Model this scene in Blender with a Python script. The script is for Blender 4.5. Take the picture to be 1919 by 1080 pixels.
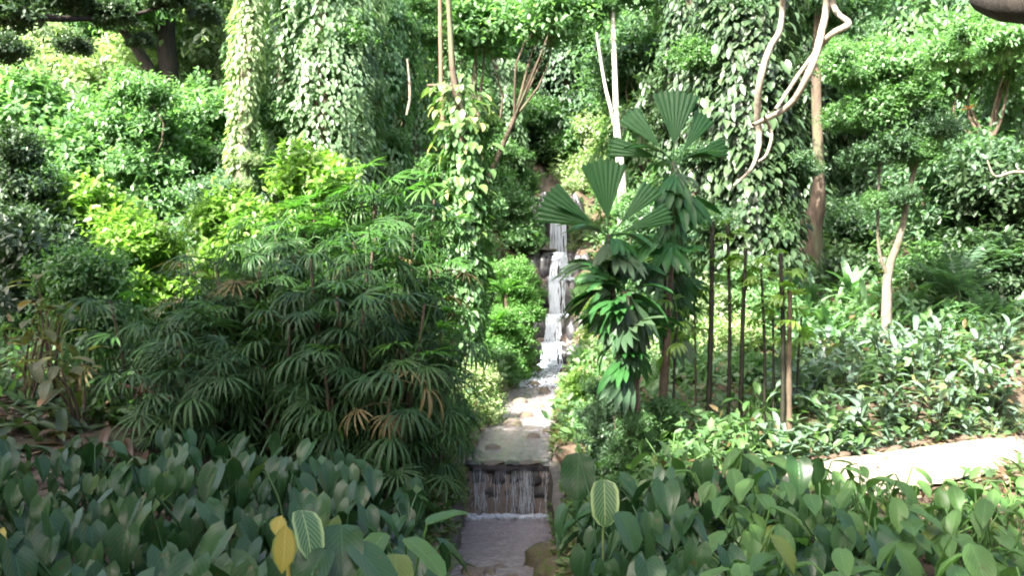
import bpy, math, random
import numpy as np
from mathutils import Vector, noise

# ------------------------------------------------------------------ camera, light, exposure
scene = bpy.context.scene
col = scene.collection
for o in list(bpy.data.objects):
    bpy.data.objects.remove(o)

CAM_Z = 4.0
F = 1700.0                      # focal length in photograph pixels (1919 wide)
cam_data = bpy.data.cameras.new('camera')
cam_data.sensor_width = 36.0
cam_data.lens = 36.0 * F / 1919.0
cam_data.clip_end = 400.0
cam = bpy.data.objects.new('camera', cam_data)
cam.location = (0, 0, CAM_Z)
cam.rotation_euler = (math.radians(90), 0, 0)
col.objects.link(cam)
scene.camera = cam

SUN_EL = math.radians(43)
SUN_AZ = math.radians(214)      # compass bearing of the sun, clockwise from +y (behind the camera, to its left)
sun_dir = Vector((math.sin(SUN_AZ) * math.cos(SUN_EL), math.cos(SUN_AZ) * math.cos(SUN_EL), math.sin(SUN_EL)))
world = bpy.data.worlds.new('World')
scene.world = world
world.use_nodes = True
wn = world.node_tree
wn.nodes.clear()
sky = wn.nodes.new('ShaderNodeTexSky')
sky.sky_type = 'NISHITA'
sky.sun_disc = False
sky.sun_elevation = SUN_EL
sky.sun_rotation = SUN_AZ
sky.air_density = 0.7
sky.dust_density = 6.0
bg = wn.nodes.new('ShaderNodeBackground')
bg.inputs['Strength'].default_value = 0.13
wo = wn.nodes.new('ShaderNodeOutputWorld')
wn.links.new(sky.outputs[0], bg.inputs[0])
wn.links.new(bg.outputs[0], wo.inputs[0])

sun_data = bpy.data.lights.new('sun', 'SUN')
sun_data.energy = 5.0
sun_data.angle = math.radians(0.53)
sun_data.color = (1.0, 0.95, 0.86)
sun = bpy.data.objects.new('sun', sun_data)
sun.rotation_euler = sun_dir.to_track_quat('Z', 'Y').to_euler()
sun.location = (0, 0, 30)
col.objects.link(sun)

scene.view_settings.view_transform = 'Standard'
scene.view_settings.look = 'None'
scene.view_settings.exposure = 2.8
scene.view_settings.gamma = 1.0
scene.render.engine = 'CYCLES'
scene.cycles.max_bounces = 8
scene.cycles.diffuse_bounces = 4
scene.cycles.glossy_bounces = 2
scene.cycles.transmission_bounces = 5
scene.cycles.transparent_max_bounces = 10
scene.cycles.use_denoising = True
scene.cycles.sample_clamp_indirect = 4.0
scene.cycles.use_adaptive_sampling = True
scene.cycles.adaptive_threshold = 0.02
scene.cycles.caustics_reflective = False
scene.cycles.caustics_refractive = False
scene.cycles.pixel_filter_type = 'BLACKMAN_HARRIS'
scene.cycles.filter_width = 2.0

rng = np.random.default_rng(7)
random.seed(7)

# ------------------------------------------------------------------ helpers
def P(px, py, d):
    """point at depth d metres in front of the camera that the photograph shows at pixel (px, py)"""
    return np.array([(px - 959.5) / F * d, d, CAM_Z - (py - 540.0) / F * d])

def mesh_np(name, verts, quads=None, tris=None, mats=(), uv=None, smooth=True, mat_index=None):
    verts = np.asarray(verts, dtype=np.float32).reshape(-1, 3)
    me = bpy.data.meshes.new(name)
    me.vertices.add(len(verts))
    me.vertices.foreach_set('co', verts.ravel())
    loops, starts = [], []
    n0 = 0
    if quads is not None and len(quads):
        q = np.asarray(quads, dtype=np.int32).reshape(-1, 4)
        loops.append(q.ravel()); starts.append(n0 + np.arange(len(q), dtype=np.int32) * 4); n0 += q.size
    if tris is not None and len(tris):
        t = np.asarray(tris, dtype=np.int32).reshape(-1, 3)
        loops.append(t.ravel()); starts.append(n0 + np.arange(len(t), dtype=np.int32) * 3); n0 += t.size
    loops = np.concatenate(loops); starts = np.concatenate(starts)
    me.loops.add(len(loops))
    me.loops.foreach_set('vertex_index', loops)
    me.polygons.add(len(starts))
    me.polygons.foreach_set('loop_start', starts)
    if uv is not None:
        l = me.uv_layers.new(name='UVMap')
        l.data.foreach_set('uv', np.asarray(uv, dtype=np.float32)[loops].ravel())
    if mat_index is not None:
        me.polygons.foreach_set('material_index', np.asarray(mat_index, dtype=np.int32))
    me.polygons.foreach_set('use_smooth', np.full(len(starts), smooth, dtype=bool))
    me.update(calc_edges=True)
    me.validate()
    for m in mats:
        me.materials.append(m)
    return me

def obj(name, me, parent=None, loc=(0, 0, 0), rot=(0, 0, 0), scale=1.0):
    o = bpy.data.objects.new(name, me)
    o.location = loc
    o.rotation_euler = rot
    o.scale = (scale, scale, scale) if np.isscalar(scale) else scale
    o.parent = parent
    col.objects.link(o)
    return o

def tag(o, label, cat, group=None):
    o['label'] = label
    o['category'] = cat
    if group:
        o['group'] = group
    return o

def thing(name, label, cat, loc=(0, 0, 0), rz=0.0, group=None):
    o = obj(name, None, None, tuple(float(v) for v in loc), (0, 0, rz))
    o.empty_display_size = 0.2
    return tag(o, label, cat, group)

ORD = ['first', 'second', 'third', 'fourth', 'fifth', 'sixth', 'seventh', 'eighth', 'ninth', 'tenth', 'eleventh',
       'twelfth', 'thirteenth', 'fourteenth', 'fifteenth', 'sixteenth', 'seventeenth', 'eighteenth', 'nineteenth', 'twentieth',
       'twenty-first', 'twenty-second', 'twenty-third', 'twenty-fourth', 'twenty-fifth', 'twenty-sixth', 'twenty-seventh', 'twenty-eighth', 'twenty-ninth', 'thirtieth']

def norm(v):
    v = np.asarray(v, dtype=float)
    return v / np.maximum(np.linalg.norm(v, axis=-1, keepdims=True), 1e-9)

def spline(pts, n):
    """Catmull-Rom through pts (k, m) sampled at n points"""
    p = np.asarray(pts, dtype=float)
    if len(p) < 3:
        t = np.linspace(0, 1, n)[:, None]
        return p[0] * (1 - t) + p[-1] * t
    pp = np.vstack([2 * p[0] - p[1], p, 2 * p[-1] - p[-2]])
    ts = np.linspace(0, len(p) - 1 - 1e-6, n)
    i = ts.astype(int); u = (ts - i)[:, None]
    a, b, c, d = pp[i], pp[i + 1], pp[i + 2], pp[i + 3]
    return 0.5 * (2 * b + (c - a) * u + (2 * a - 5 * b + 4 * c - d) * u ** 2 + (3 * b - a - 3 * c + d) * u ** 3)

def tube(pts, radii, sides=8, lump=0.0, seed=0):
    """swept tube; returns verts, quads"""
    p = np.asarray(pts, dtype=float); n = len(p)
    r = np.interp(np.linspace(0, 1, n), np.linspace(0, 1, len(radii)), radii)
    T = norm(np.gradient(p, axis=0))
    ref = np.array([1.0, 0, 0]) if abs(T[0][0]) < 0.8 else np.array([0, 1.0, 0])
    N = np.zeros_like(p)
    N[0] = norm(np.cross(T[0], ref))
    for i in range(1, n):
        v = N[i - 1] - T[i] * np.dot(N[i - 1], T[i])
        N[i] = norm(v)
    B = np.cross(T, N)
    a = np.arange(sides) / sides * 2 * np.pi
    rr = r[:, None] * np.ones((1, sides))
    if lump:
        g = np.random.default_rng(seed)
        rr = rr * (1 + lump * (g.random((n, sides)) - 0.5) + 0.6 * lump * np.sin(a * 3 + np.linspace(0, 5, n)[:, None]))
    V = p[:, None, :] + rr[..., None] * (np.cos(a)[None, :, None] * N[:, None, :] + np.sin(a)[None, :, None] * B[:, None, :])
    V = V.reshape(-1, 3)
    i = np.arange(n - 1)[:, None] * sides; j = np.arange(sides)[None, :]; k = (j + 1) % sides
    Q = np.stack([i + j, i + k, i + sides + k, i + sides + j], -1).reshape(-1, 4)
    return V, Q

def join(parts):
    """list of (verts, quads[, uv]) -> one"""
    V, Q, U, off = [], [], [], 0
    for p in parts:
        V.append(p[0]); Q.append(p[1] + off)
        U.append(p[2] if len(p) > 2 else np.tile([0.5, 0.02], (len(p[0]), 1)))
        off += len(p[0])
    return np.vstack(V), np.vstack(Q), np.vstack(U)

# ------------------------------------------------------------------ materials
def new_mat(name):
    m = bpy.data.materials.new(name)
    m.use_nodes = True
    nt = m.node_tree
    nt.nodes.clear()
    return m, nt, nt.nodes.new('ShaderNodeOutputMaterial')

def nd(nt, kind, **kw):
    n = nt.nodes.new(kind)
    for k, v in kw.items():
        setattr(n, k, v)
    return n

def mixc(nt, fac, a, b, blend='MIX'):
    n = nd(nt, 'ShaderNodeMix', data_type='RGBA', blend_type=blend)
    for s, v in ((n.inputs['Factor'], fac), (n.inputs['A'], a), (n.inputs['B'], b)):
        if hasattr(v, 'is_output'):
            nt.links.new(v, s)
        elif isinstance(v, (int, float)):
            s.default_value = v
        else:
            s.default_value = (*v, 1.0) if len(v) == 3 else v
    return n.outputs['Result']

def mathn(nt, op, a, b=0.0, clamp=False):
    n = nd(nt, 'ShaderNodeMath', operation=op, use_clamp=clamp)
    for s, v in ((n.inputs[0], a), (n.inputs[1], b)):
        if hasattr(v, 'is_output'):
            nt.links.new(v, s)
        else:
            s.default_value = v
    return n.outputs[0]

def leaf_mat(name, c1, c2, rough=0.42, transl=0.35, vein=0.0, vein_col=None, margin=None, island=True, tcol=None, c3=None, c3f=0.1, spec=0.5, spots=0.0):
    """c1..c2 vary leaf by leaf; c3: an occasional odd leaf (yellowed, browned)"""
    m, nt, out = new_mat(name)
    oi = nd(nt, 'ShaderNodeObjectInfo')
    geo = nd(nt, 'ShaderNodeNewGeometry')
    if island:
        r = mathn(nt, 'FRACT', mathn(nt, 'ADD', mathn(nt, 'MULTIPLY', oi.outputs['Random'], 0.35), mathn(nt, 'MULTIPLY', geo.outputs['Random Per Island'], 0.999)))
        r2 = geo.outputs['Random Per Island']
    else:
        r = oi.outputs['Random']
        r2 = mathn(nt, 'FRACT', mathn(nt, 'MULTIPLY', oi.outputs['Random'], 17.31))
    c = mixc(nt, r, c1, c2)
    # soft blotches on the blade
    nz = nd(nt, 'ShaderNodeTexNoise'); nz.inputs['Scale'].default_value = 9.0; nz.inputs['Detail'].default_value = 3.0
    tc = nd(nt, 'ShaderNodeTexCoord')
    if spots:
        sh = nd(nt, 'ShaderNodeVectorMath', operation='ADD')
        cmb = nd(nt, 'ShaderNodeCombineXYZ')
        for i_, k_ in enumerate((13.1, 29.7, 47.3)):
            nt.links.new(mathn(nt, 'MULTIPLY', oi.outputs['Random'], k_), cmb.inputs[i_])
        nt.links.new(tc.outputs['Object'], sh.inputs[0]); nt.links.new(cmb.outputs[0], sh.inputs[1])
        nt.links.new(sh.outputs[0], nz.inputs['Vector'])
        ns = nd(nt, 'ShaderNodeTexNoise'); ns.inputs['Scale'].default_value = 22.0; ns.inputs['Detail'].default_value = 3.0
        nt.links.new(sh.outputs[0], ns.inputs['Vector'])
        sp = nd(nt, 'ShaderNodeMapRange'); sp.inputs['From Min'].default_value = 0.64; sp.inputs['From Max'].default_value = 0.70
        nt.links.new(ns.outputs['Fac'], sp.inputs['Value'])
        c = mixc(nt, mathn(nt, 'MULTIPLY', sp.outputs[0], spots), c, (0.10, 0.075, 0.03))
    else:
        nt.links.new(tc.outputs['Object'], nz.inputs['Vector'])
    c = mixc(nt, mathn(nt, 'MULTIPLY', nz.outputs['Fac'], 0.35), c, tuple(0.55 * v for v in c1))
    if c3 is not None:
        odd = mathn(nt, 'LESS_THAN', mathn(nt, 'FRACT', mathn(nt, 'MULTIPLY', r2, 7.77)), c3f)
        c = mixc(nt, odd, c, c3)
    bsdf = nd(nt, 'ShaderNodeBsdfPrincipled')
    if vein or margin is not None:
        uv = nd(nt, 'ShaderNodeUVMap')
        sep = nd(nt, 'ShaderNodeSeparateXYZ')
        nt.links.new(uv.outputs[0], sep.inputs[0])
        du = mathn(nt, 'ABSOLUTE', mathn(nt, 'SUBTRACT', sep.outputs[0], 0.5))
        w = mathn(nt, 'ADD', mathn(nt, 'MULTIPLY', sep.outputs[1], 26.0), mathn(nt, 'MULTIPLY', du, -24.0))
        s = mathn(nt, 'ABSOLUTE', mathn(nt, 'SINE', w))
        lat = mathn(nt, 'POWER', s, 10.0)
        mid = mathn(nt, 'SUBTRACT', 1.0, mathn(nt, 'MULTIPLY', du, 28.0), clamp=True)
        v = mathn(nt, 'MAXIMUM', mathn(nt, 'MULTIPLY', lat, 0.45), mid)
        vc = vein_col or tuple(min(1, 1.9 * x + 0.02) for x in c2)
        c = mixc(nt, mathn(nt, 'MULTIPLY', v, vein), c, vc)
        if margin is not None:
            e = nd(nt, 'ShaderNodeMapRange'); e.inputs['From Min'].default_value = 0.36; e.inputs['From Max'].default_value = 0.45
            nt.links.new(du, e.inputs['Value'])
            c = mixc(nt, mathn(nt, 'MULTIPLY', e.outputs[0], 0.85), c, margin)
        bmp = nd(nt, 'ShaderNodeBump'); bmp.inputs['Strength'].default_value = 0.35; bmp.inputs['Distance'].default_value = 0.01
        nt.links.new(mathn(nt, 'MAXIMUM', mathn(nt, 'MULTIPLY', s, -0.4), mathn(nt, 'MULTIPLY', mid, -1.0)), bmp.inputs['Height'])
        nt.links.new(bmp.outputs[0], bsdf.inputs['Normal'])
    nt.links.new(c, bsdf.inputs['Base Color'])
    bsdf.inputs['Roughness'].default_value = rough
    bsdf.inputs['Specular IOR Level'].default_value = spec
    tr = nd(nt, 'ShaderNodeBsdfTranslucent')
    tint = tcol or (1.65, 2.0, 0.9)
    nt.links.new(mixc(nt, 1.0, c, tint, 'MULTIPLY'), tr.inputs['Color'])
    mx = nd(nt, 'ShaderNodeMixShader'); mx.inputs[0].default_value = transl
    nt.links.new(bsdf.outputs[0], mx.inputs[1]); nt.links.new(tr.outputs[0], mx.inputs[2])
    nt.links.new(mx.outputs[0], out.inputs[0])
    return m

def rough_mat(name, c1, c2, scale=6.0, rough=0.9, bump=0.5, dist=0.03, stretch=(1, 1, 1), c3=None, spec=0.3, coord='Object'):
    m, nt, out = new_mat(name)
    tc = nd(nt, 'ShaderNodeTexCoord')
    mp = nd(nt, 'ShaderNodeMapping'); mp.inputs['Scale'].default_value = stretch
    nt.links.new(tc.outputs[coord], mp.inputs[0])
    n1 = nd(nt, 'ShaderNodeTexNoise'); n1.inputs['Scale'].default_value = scale; n1.inputs['Detail'].default_value = 8.0; n1.inputs['Roughness'].default_value = 0.65
    nt.links.new(mp.outputs[0], n1.inputs['Vector'])
    rp = nd(nt, 'ShaderNodeMapRange'); rp.inputs['From Min'].default_value = 0.35; rp.inputs['From Max'].default_value = 0.65
    nt.links.new(n1.outputs['Fac'], rp.inputs['Value'])
    c = mixc(nt, rp.outputs[0], c1, c2)
    if c3 is not None:
        n2 = nd(nt, 'ShaderNodeTexNoise'); n2.inputs['Scale'].default_value = scale * 0.27; n2.inputs['Detail'].default_value = 5.0
        nt.links.new(mp.outputs[0], n2.inputs['Vector'])
        r2 = nd(nt, 'ShaderNodeMapRange'); r2.inputs['From Min'].default_value = 0.5; r2.inputs['From Max'].default_value = 0.62
        nt.links.new(n2.outputs['Fac'], r2.inputs['Value'])
        c = mixc(nt, r2.outputs[0], c, c3)
    b = nd(nt, 'ShaderNodeBsdfPrincipled')
    nt.links.new(c, b.inputs['Base Color'])
    b.inputs['Roughness'].default_value = rough
    b.inputs['Specular IOR Level'].default_value = spec
    bm = nd(nt, 'ShaderNodeBump'); bm.inputs['Strength'].default_value = bump; bm.inputs['Distance'].default_value = dist
    nt.links.new(n1.outputs['Fac'], bm.inputs['Height'])
    nt.links.new(bm.outputs[0], b.inputs['Normal'])
    nt.links.new(b.outputs[0], out.inputs[0])
    return m

M = {}
# foliage, foreground
M['heart'] = leaf_mat('heart_leaf', (0.016, 0.050, 0.017), (0.036, 0.088, 0.030), rough=0.26, transl=0.12, vein=0.35, island=False, c3=(0.07, 0.12, 0.035), c3f=0.06, spots=.7, spec=.24)
M['ovate'] = leaf_mat('ovate_leaf', (0.048, 0.115, 0.032), (0.100, 0.195, 0.055), rough=0.36, transl=0.24, vein=0.35, island=False, c3=(0.12, 0.16, 0.04), c3f=0.05, spots=.6, spec=.22)
M['striped'] = leaf_mat('striped_leaf', (0.040, 0.120, 0.045), (0.055, 0.140, 0.050), rough=0.4, transl=0.25, vein=0.8, vein_col=(0.42, 0.50, 0.22), margin=(0.36, 0.46, 0.20), island=False)
M['yellowed'] = leaf_mat('yellowed_leaf', (0.36, 0.30, 0.06), (0.42, 0.33, 0.07), rough=0.45, transl=0.3, vein=0.6, vein_col=(0.6, 0.52, 0.22), margin=(0.16, 0.22, 0.06), island=False)
M['olive'] = leaf_mat('olive_leaf', (0.060, 0.080, 0.020), (0.115, 0.105, 0.028), rough=0.45, transl=0.3, vein=0.4, island=False, c3=(0.22, 0.115, 0.03), c3f=0.10)
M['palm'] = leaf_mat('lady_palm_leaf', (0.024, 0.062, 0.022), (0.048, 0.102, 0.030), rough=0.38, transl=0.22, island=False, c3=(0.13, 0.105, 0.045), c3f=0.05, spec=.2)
M['palm_lit'] = leaf_mat('sunlit_palm_leaf', (0.048, 0.135, 0.024), (0.078, 0.180, 0.034), rough=0.40, transl=0.38, island=False)  # brighter copy of the palm leaf; sunlight painted into the frond colour
M['dead_palm'] = leaf_mat('withered_palm_leaf', (0.17, 0.12, 0.075), (0.26, 0.17, 0.10), rough=0.7, transl=0.2, island=False)
M['fan'] = leaf_mat('fan_palm_leaf', (0.018, 0.070, 0.018), (0.030, 0.098, 0.025), rough=0.40, transl=0.22, vein=0.25, island=False, spec=.2)
M['fan_old'] = leaf_mat('drooping_fan_leaf', (0.030, 0.066, 0.032), (0.060, 0.098, 0.050), rough=0.42, transl=0.22, vein=0.25, island=False, spec=.2)
M['strap_bright'] = leaf_mat('lily_leaf', (0.085, 0.185, 0.085), (0.14, 0.24, 0.12), rough=0.34, transl=0.32, vein=0.2, island=False)  # light green of the lily leaves themselves
M['strap_grey'] = leaf_mat('border_leaf', (0.075, 0.128, 0.085), (0.125, 0.185, 0.130), rough=0.32, transl=0.22, vein=0.2, island=False, c3=(0.13, 0.16, 0.06), c3f=0.06)
M['strap_dark'] = leaf_mat('dark_strap_leaf', (0.04, 0.075, 0.028), (0.075, 0.105, 0.036), rough=0.4, transl=0.22, island=False, c3=(0.095, 0.060, 0.032), c3f=0.2)
M['pothos'] = leaf_mat('golden_climber_leaf', (0.055, 0.12, 0.035), (0.115, 0.18, 0.055), rough=0.40, transl=0.3, vein=0.25, island=False, c3=(0.32, 0.33, 0.14), c3f=0.13)
M['philo'] = leaf_mat('climber_leaf', (0.045, 0.085, 0.036), (0.080, 0.130, 0.058), rough=0.33, transl=0.22, vein=0.25, island=False)
M['red'] = leaf_mat('red_leaf', (0.13, 0.045, 0.028), (0.18, 0.075, 0.04), rough=0.45, transl=0.3, vein=0.2, island=False)
M['cane_leaf'] = leaf_mat('cane_leaf', (0.10, 0.20, 0.03), (0.16, 0.26, 0.045), rough=0.4, transl=0.35, island=False)
# foliage, joined crowns; pale, bright and dark kinds paint in sun and shade
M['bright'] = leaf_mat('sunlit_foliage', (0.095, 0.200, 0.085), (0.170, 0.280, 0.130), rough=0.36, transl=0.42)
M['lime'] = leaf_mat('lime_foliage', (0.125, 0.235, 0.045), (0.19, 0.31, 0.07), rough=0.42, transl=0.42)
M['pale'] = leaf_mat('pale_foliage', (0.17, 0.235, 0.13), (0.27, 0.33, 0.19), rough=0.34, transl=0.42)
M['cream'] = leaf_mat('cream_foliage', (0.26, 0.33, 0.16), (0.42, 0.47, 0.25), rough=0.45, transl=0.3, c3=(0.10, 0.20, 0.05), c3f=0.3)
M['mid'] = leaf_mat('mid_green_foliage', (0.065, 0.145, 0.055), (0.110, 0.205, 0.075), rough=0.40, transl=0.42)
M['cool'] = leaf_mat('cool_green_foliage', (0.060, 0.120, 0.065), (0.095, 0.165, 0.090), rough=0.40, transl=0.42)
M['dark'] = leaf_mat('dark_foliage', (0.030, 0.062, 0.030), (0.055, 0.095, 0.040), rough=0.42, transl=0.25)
M['vine'] = leaf_mat('vine_foliage', (0.11, 0.185, 0.10), (0.18, 0.26, 0.15), rough=0.32, transl=0.42)
M['fern'] = leaf_mat('fern_foliage', (0.085, 0.205, 0.050), (0.135, 0.270, 0.080), rough=0.45, transl=0.40)
M['under'] = leaf_mat('undergrowth_foliage', (0.065, 0.140, 0.050), (0.120, 0.205, 0.075), rough=0.42, transl=0.42, c3=(0.13, 0.10, 0.05), c3f=0.04)
M['moss'] = leaf_mat('bank_foliage', (0.075, 0.140, 0.035), (0.13, 0.19, 0.05), rough=0.5, transl=0.3, c3=(0.15, 0.115, 0.06), c3f=0.2)
M['litter'] = leaf_mat('fallen_leaf', (0.075, 0.052, 0.034), (0.16, 0.105, 0.06), rough=0.75, transl=0.12, c3=(0.26, 0.20, 0.12), c3f=0.2)
# bark, stone, soil
M['bark'] = rough_mat('brown_bark', (0.045, 0.033, 0.024), (0.10, 0.075, 0.052), scale=9, bump=0.8, stretch=(1.6, 1.6, 0.35), c3=(0.09, 0.10, 0.055))
M['bark_red'] = rough_mat('red_brown_bark', (0.11, 0.060, 0.040), (0.20, 0.115, 0.075), scale=9, bump=0.8, stretch=(1.6, 1.6, 0.35))
M['bark_pale'] = rough_mat('pale_bark', (0.085, 0.072, 0.058), (0.19, 0.165, 0.135), scale=9, bump=0.9, stretch=(1.5, 1.5, 0.5), c3=(0.12, 0.115, 0.07))
M['bark_white'] = rough_mat('white_bark', (0.26, 0.24, 0.21), (0.44, 0.42, 0.38), scale=8, bump=0.5, stretch=(1.5, 1.5, 0.4), c3=(0.44, 0.41, 0.36))
M['liana'] = rough_mat('pale_liana_bark', (0.12, 0.10, 0.075), (0.27, 0.235, 0.185), scale=14, bump=0.5, dist=0.01)
M['bark_dark'] = rough_mat('dark_bark', (0.012, 0.010, 0.008), (0.026, 0.021, 0.016), scale=8, bump=0.8, stretch=(1.5, 1.5, 0.4))
M['cane'] = rough_mat('dark_cane', (0.010, 0.011, 0.007), (0.022, 0.021, 0.012), scale=12, bump=0.2, rough=0.55)
M['cane_brown'] = rough_mat('brown_cane', (0.055, 0.040, 0.027), (0.10, 0.075, 0.05), scale=12, bump=0.3, rough=0.7)
M['stone'] = rough_mat('stream_stone', (0.07, 0.056, 0.046), (0.165, 0.135, 0.115), scale=7, bump=0.5, c3=(0.12, 0.11, 0.06), rough=0.6)
M['stone_mossy'] = rough_mat('mossy_stone', (0.060, 0.055, 0.030), (0.12, 0.10, 0.065), scale=9, bump=0.7, c3=(0.08, 0.11, 0.03), rough=0.85)
M['stone_wet'] = rough_mat('wet_stone', (0.020, 0.020, 0.023), (0.060, 0.058, 0.062), scale=9, bump=0.6, rough=0.28, spec=0.6)
M['pebble'] = rough_mat('pebble', (0.085, 0.068, 0.058), (0.21, 0.175, 0.15), scale=5, bump=0.3, rough=0.55)
M['concrete'] = rough_mat('weathered_concrete', (0.06, 0.055, 0.05), (0.12, 0.11, 0.10), scale=11, bump=0.35, dist=0.01, c3=(0.09, 0.095, 0.06), rough=0.8)
M['soil'] = rough_mat('soil', (0.050, 0.036, 0.024), (0.105, 0.075, 0.050), scale=3.2, bump=0.9, dist=0.06, c3=(0.055, 0.070, 0.028))
M['bed'] = rough_mat('stream_bed', (0.085, 0.066, 0.056), (0.18, 0.145, 0.125), scale=8, bump=0.8, dist=0.04, c3=(0.12, 0.10, 0.088), rough=0.6)
M['path'] = rough_mat('path_gravel', (0.15, 0.128, 0.095), (0.27, 0.235, 0.18), scale=14, bump=0.6, dist=0.02, c3=(0.27, 0.22, 0.16))
M['kerb'] = rough_mat('path_edge_stone', (0.075, 0.052, 0.038), (0.14, 0.10, 0.07), scale=9, bump=0.6)

def water_mat(name, tint, gloss_rough, ripple, scale, stretch=(1, 1, 1), refl=0.3, refl_col=(0.1, 0.09, 0.09)):
    m, nt, out = new_mat(name)
    tc = nd(nt, 'ShaderNodeTexCoord')
    mp = nd(nt, 'ShaderNodeMapping'); mp.inputs['Scale'].default_value = stretch
    nt.links.new(tc.outputs['Object'], mp.inputs[0])
    nz = nd(nt, 'ShaderNodeTexNoise'); nz.inputs['Scale'].default_value = scale; nz.inputs['Detail'].default_value = 4
    nt.links.new(mp.outputs[0], nz.inputs['Vector'])
    bm = nd(nt, 'ShaderNodeBump'); bm.inputs['Strength'].default_value = ripple; bm.inputs['Distance'].default_value = 0.05
    nt.links.new(nz.outputs['Fac'], bm.inputs['Height'])
    tr = nd(nt, 'ShaderNodeBsdfTransparent'); tr.inputs[0].default_value = (*tint, 1)
    df = nd(nt, 'ShaderNodeBsdfDiffuse'); df.inputs[0].default_value = (*refl_col, 1)
    m0 = nd(nt, 'ShaderNodeMixShader'); m0.inputs[0].default_value = refl
    nt.links.new(tr.outputs[0], m0.inputs[1]); nt.links.new(df.outputs[0], m0.inputs[2])
    gl = nd(nt, 'ShaderNodeBsdfGlossy'); gl.inputs['Roughness'].default_value = gloss_rough
    nt.links.new(bm.outputs[0], gl.inputs['Normal'])
    fr = nd(nt, 'ShaderNodeFresnel'); fr.inputs['IOR'].default_value = 1.33
    nt.links.new(bm.outputs[0], fr.inputs['Normal'])
    mx = nd(nt, 'ShaderNodeMixShader')
    nt.links.new(fr.outputs[0], mx.inputs[0]); nt.links.new(m0.outputs[0], mx.inputs[1]); nt.links.new(gl.outputs[0], mx.inputs[2])
    nt.links.new(mx.outputs[0], out.inputs[0])
    return m
M['water'] = water_mat('stream_water', (0.80, 0.80, 0.80), 0.06, 0.8, 8.0, (1, 0.6, 1), refl=0.48, refl_col=(0.42, 0.375, 0.385))  # grey-mauve diffuse share painted in for the pool's reflection of sky

def foam_mat():
    m, nt, out = new_mat('white_water')
    b = nd(nt, 'ShaderNodeBsdfPrincipled')
    b.inputs['Base Color'].default_value = (0.60, 0.66, 0.73, 1)
    b.inputs['Roughness'].default_value = 0.35
    t = nd(nt, 'ShaderNodeBsdfTranslucent'); t.inputs[0].default_value = (0.60, 0.66, 0.74, 1)
    mx = nd(nt, 'ShaderNodeMixShader'); mx.inputs[0].default_value = 0.35
    nt.links.new(b.outputs[0], mx.inputs[1]); nt.links.new(t.outputs[0], mx.inputs[2])
    nt.links.new(mx.outputs[0], out.inputs[0])
    return m
M['foam'] = foam_mat()

# ------------------------------------------------------------------ terrain
CXY = ([-20, 0, 10, 13, 20, 26.5, 30, 37, 45, 90], [-0.3, -0.25, -0.1, -0.06, 0.38, 1.10, 1.50, 1.90, 2.3, 4.0])
def cx(y): return np.interp(y, *CXY)
WZ = ([-20, 13.0, 13.02, 26.9, 27.4, 27.9, 28.5, 28.8, 29.9, 30.3, 31.4, 31.9, 34.6, 35.4, 40, 50, 90],
      [0.72, 0.75, 1.45, 1.60, 1.62, 2.15, 2.3, 3.0, 3.1, 4.2, 4.3, 5.1, 5.25, 7.2, 9.2, 19.5, 62])
def wz(y): return np.interp(y, *WZ)
BANKL = ([0, .55, .75, 1.5, 3, 6, 12, 25, 60], [0, 0, .28, .62, 1.25, 1.9, 3.0, 6.0, 16])
BANKR = ([0, .55, .75, 1.5, 3, 5, 9, 20, 60], [0, 0, .28, .68, 1.02, 1.14, 1.4, 3.6, 17])
RISE = ([-20, 16, 22, 30, 40, 60, 90], [0, 0, 1.7, 3.2, 3.4, 3.0, 0])
RISE_B = ([-20, 12.9, 13.1, 26, 27, 90], [0, 0, 0, 0, 0, 0])
BASE = ([-20, 9, 13, 16, 27, 32, 37, 45, 90], [0.75, 0.8, 1.15, 1.47, 1.6, 4.6, 7.0, 13.5, 66])
NEAR = ([-20, -1, 2, 4, 5, 6.5, 8, 9.5, 12], [2.4, 2.4, 2.3, 2.0, 1.7, 1.25, 0.9, 0.3, -1])
PATH = spline([(3.2, 10.15), (3.7, 10.35), (4.35, 10.75), (5.6, 11.55), (7.0, 12.45), (8.5, 13.2), (10.2, 14.3), (11.8, 16.2), (13.2, 19.0), (15, 22.0), (18, 25)], 90)
PATH_Z = np.interp(PATH[:, 1], [9, 11, 13, 17, 20, 26], [1.76, 1.82, 1.76, 1.9, 2.75, 5.2])
PATH_W = 0.78

def hash_noise(x, y, s, seed):
    return np.array([noise.noise(Vector((a * s + seed, b * s - seed, seed * 0.37))) for a, b in zip(np.ravel(x), np.ravel(y))]).reshape(np.shape(x))

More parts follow.
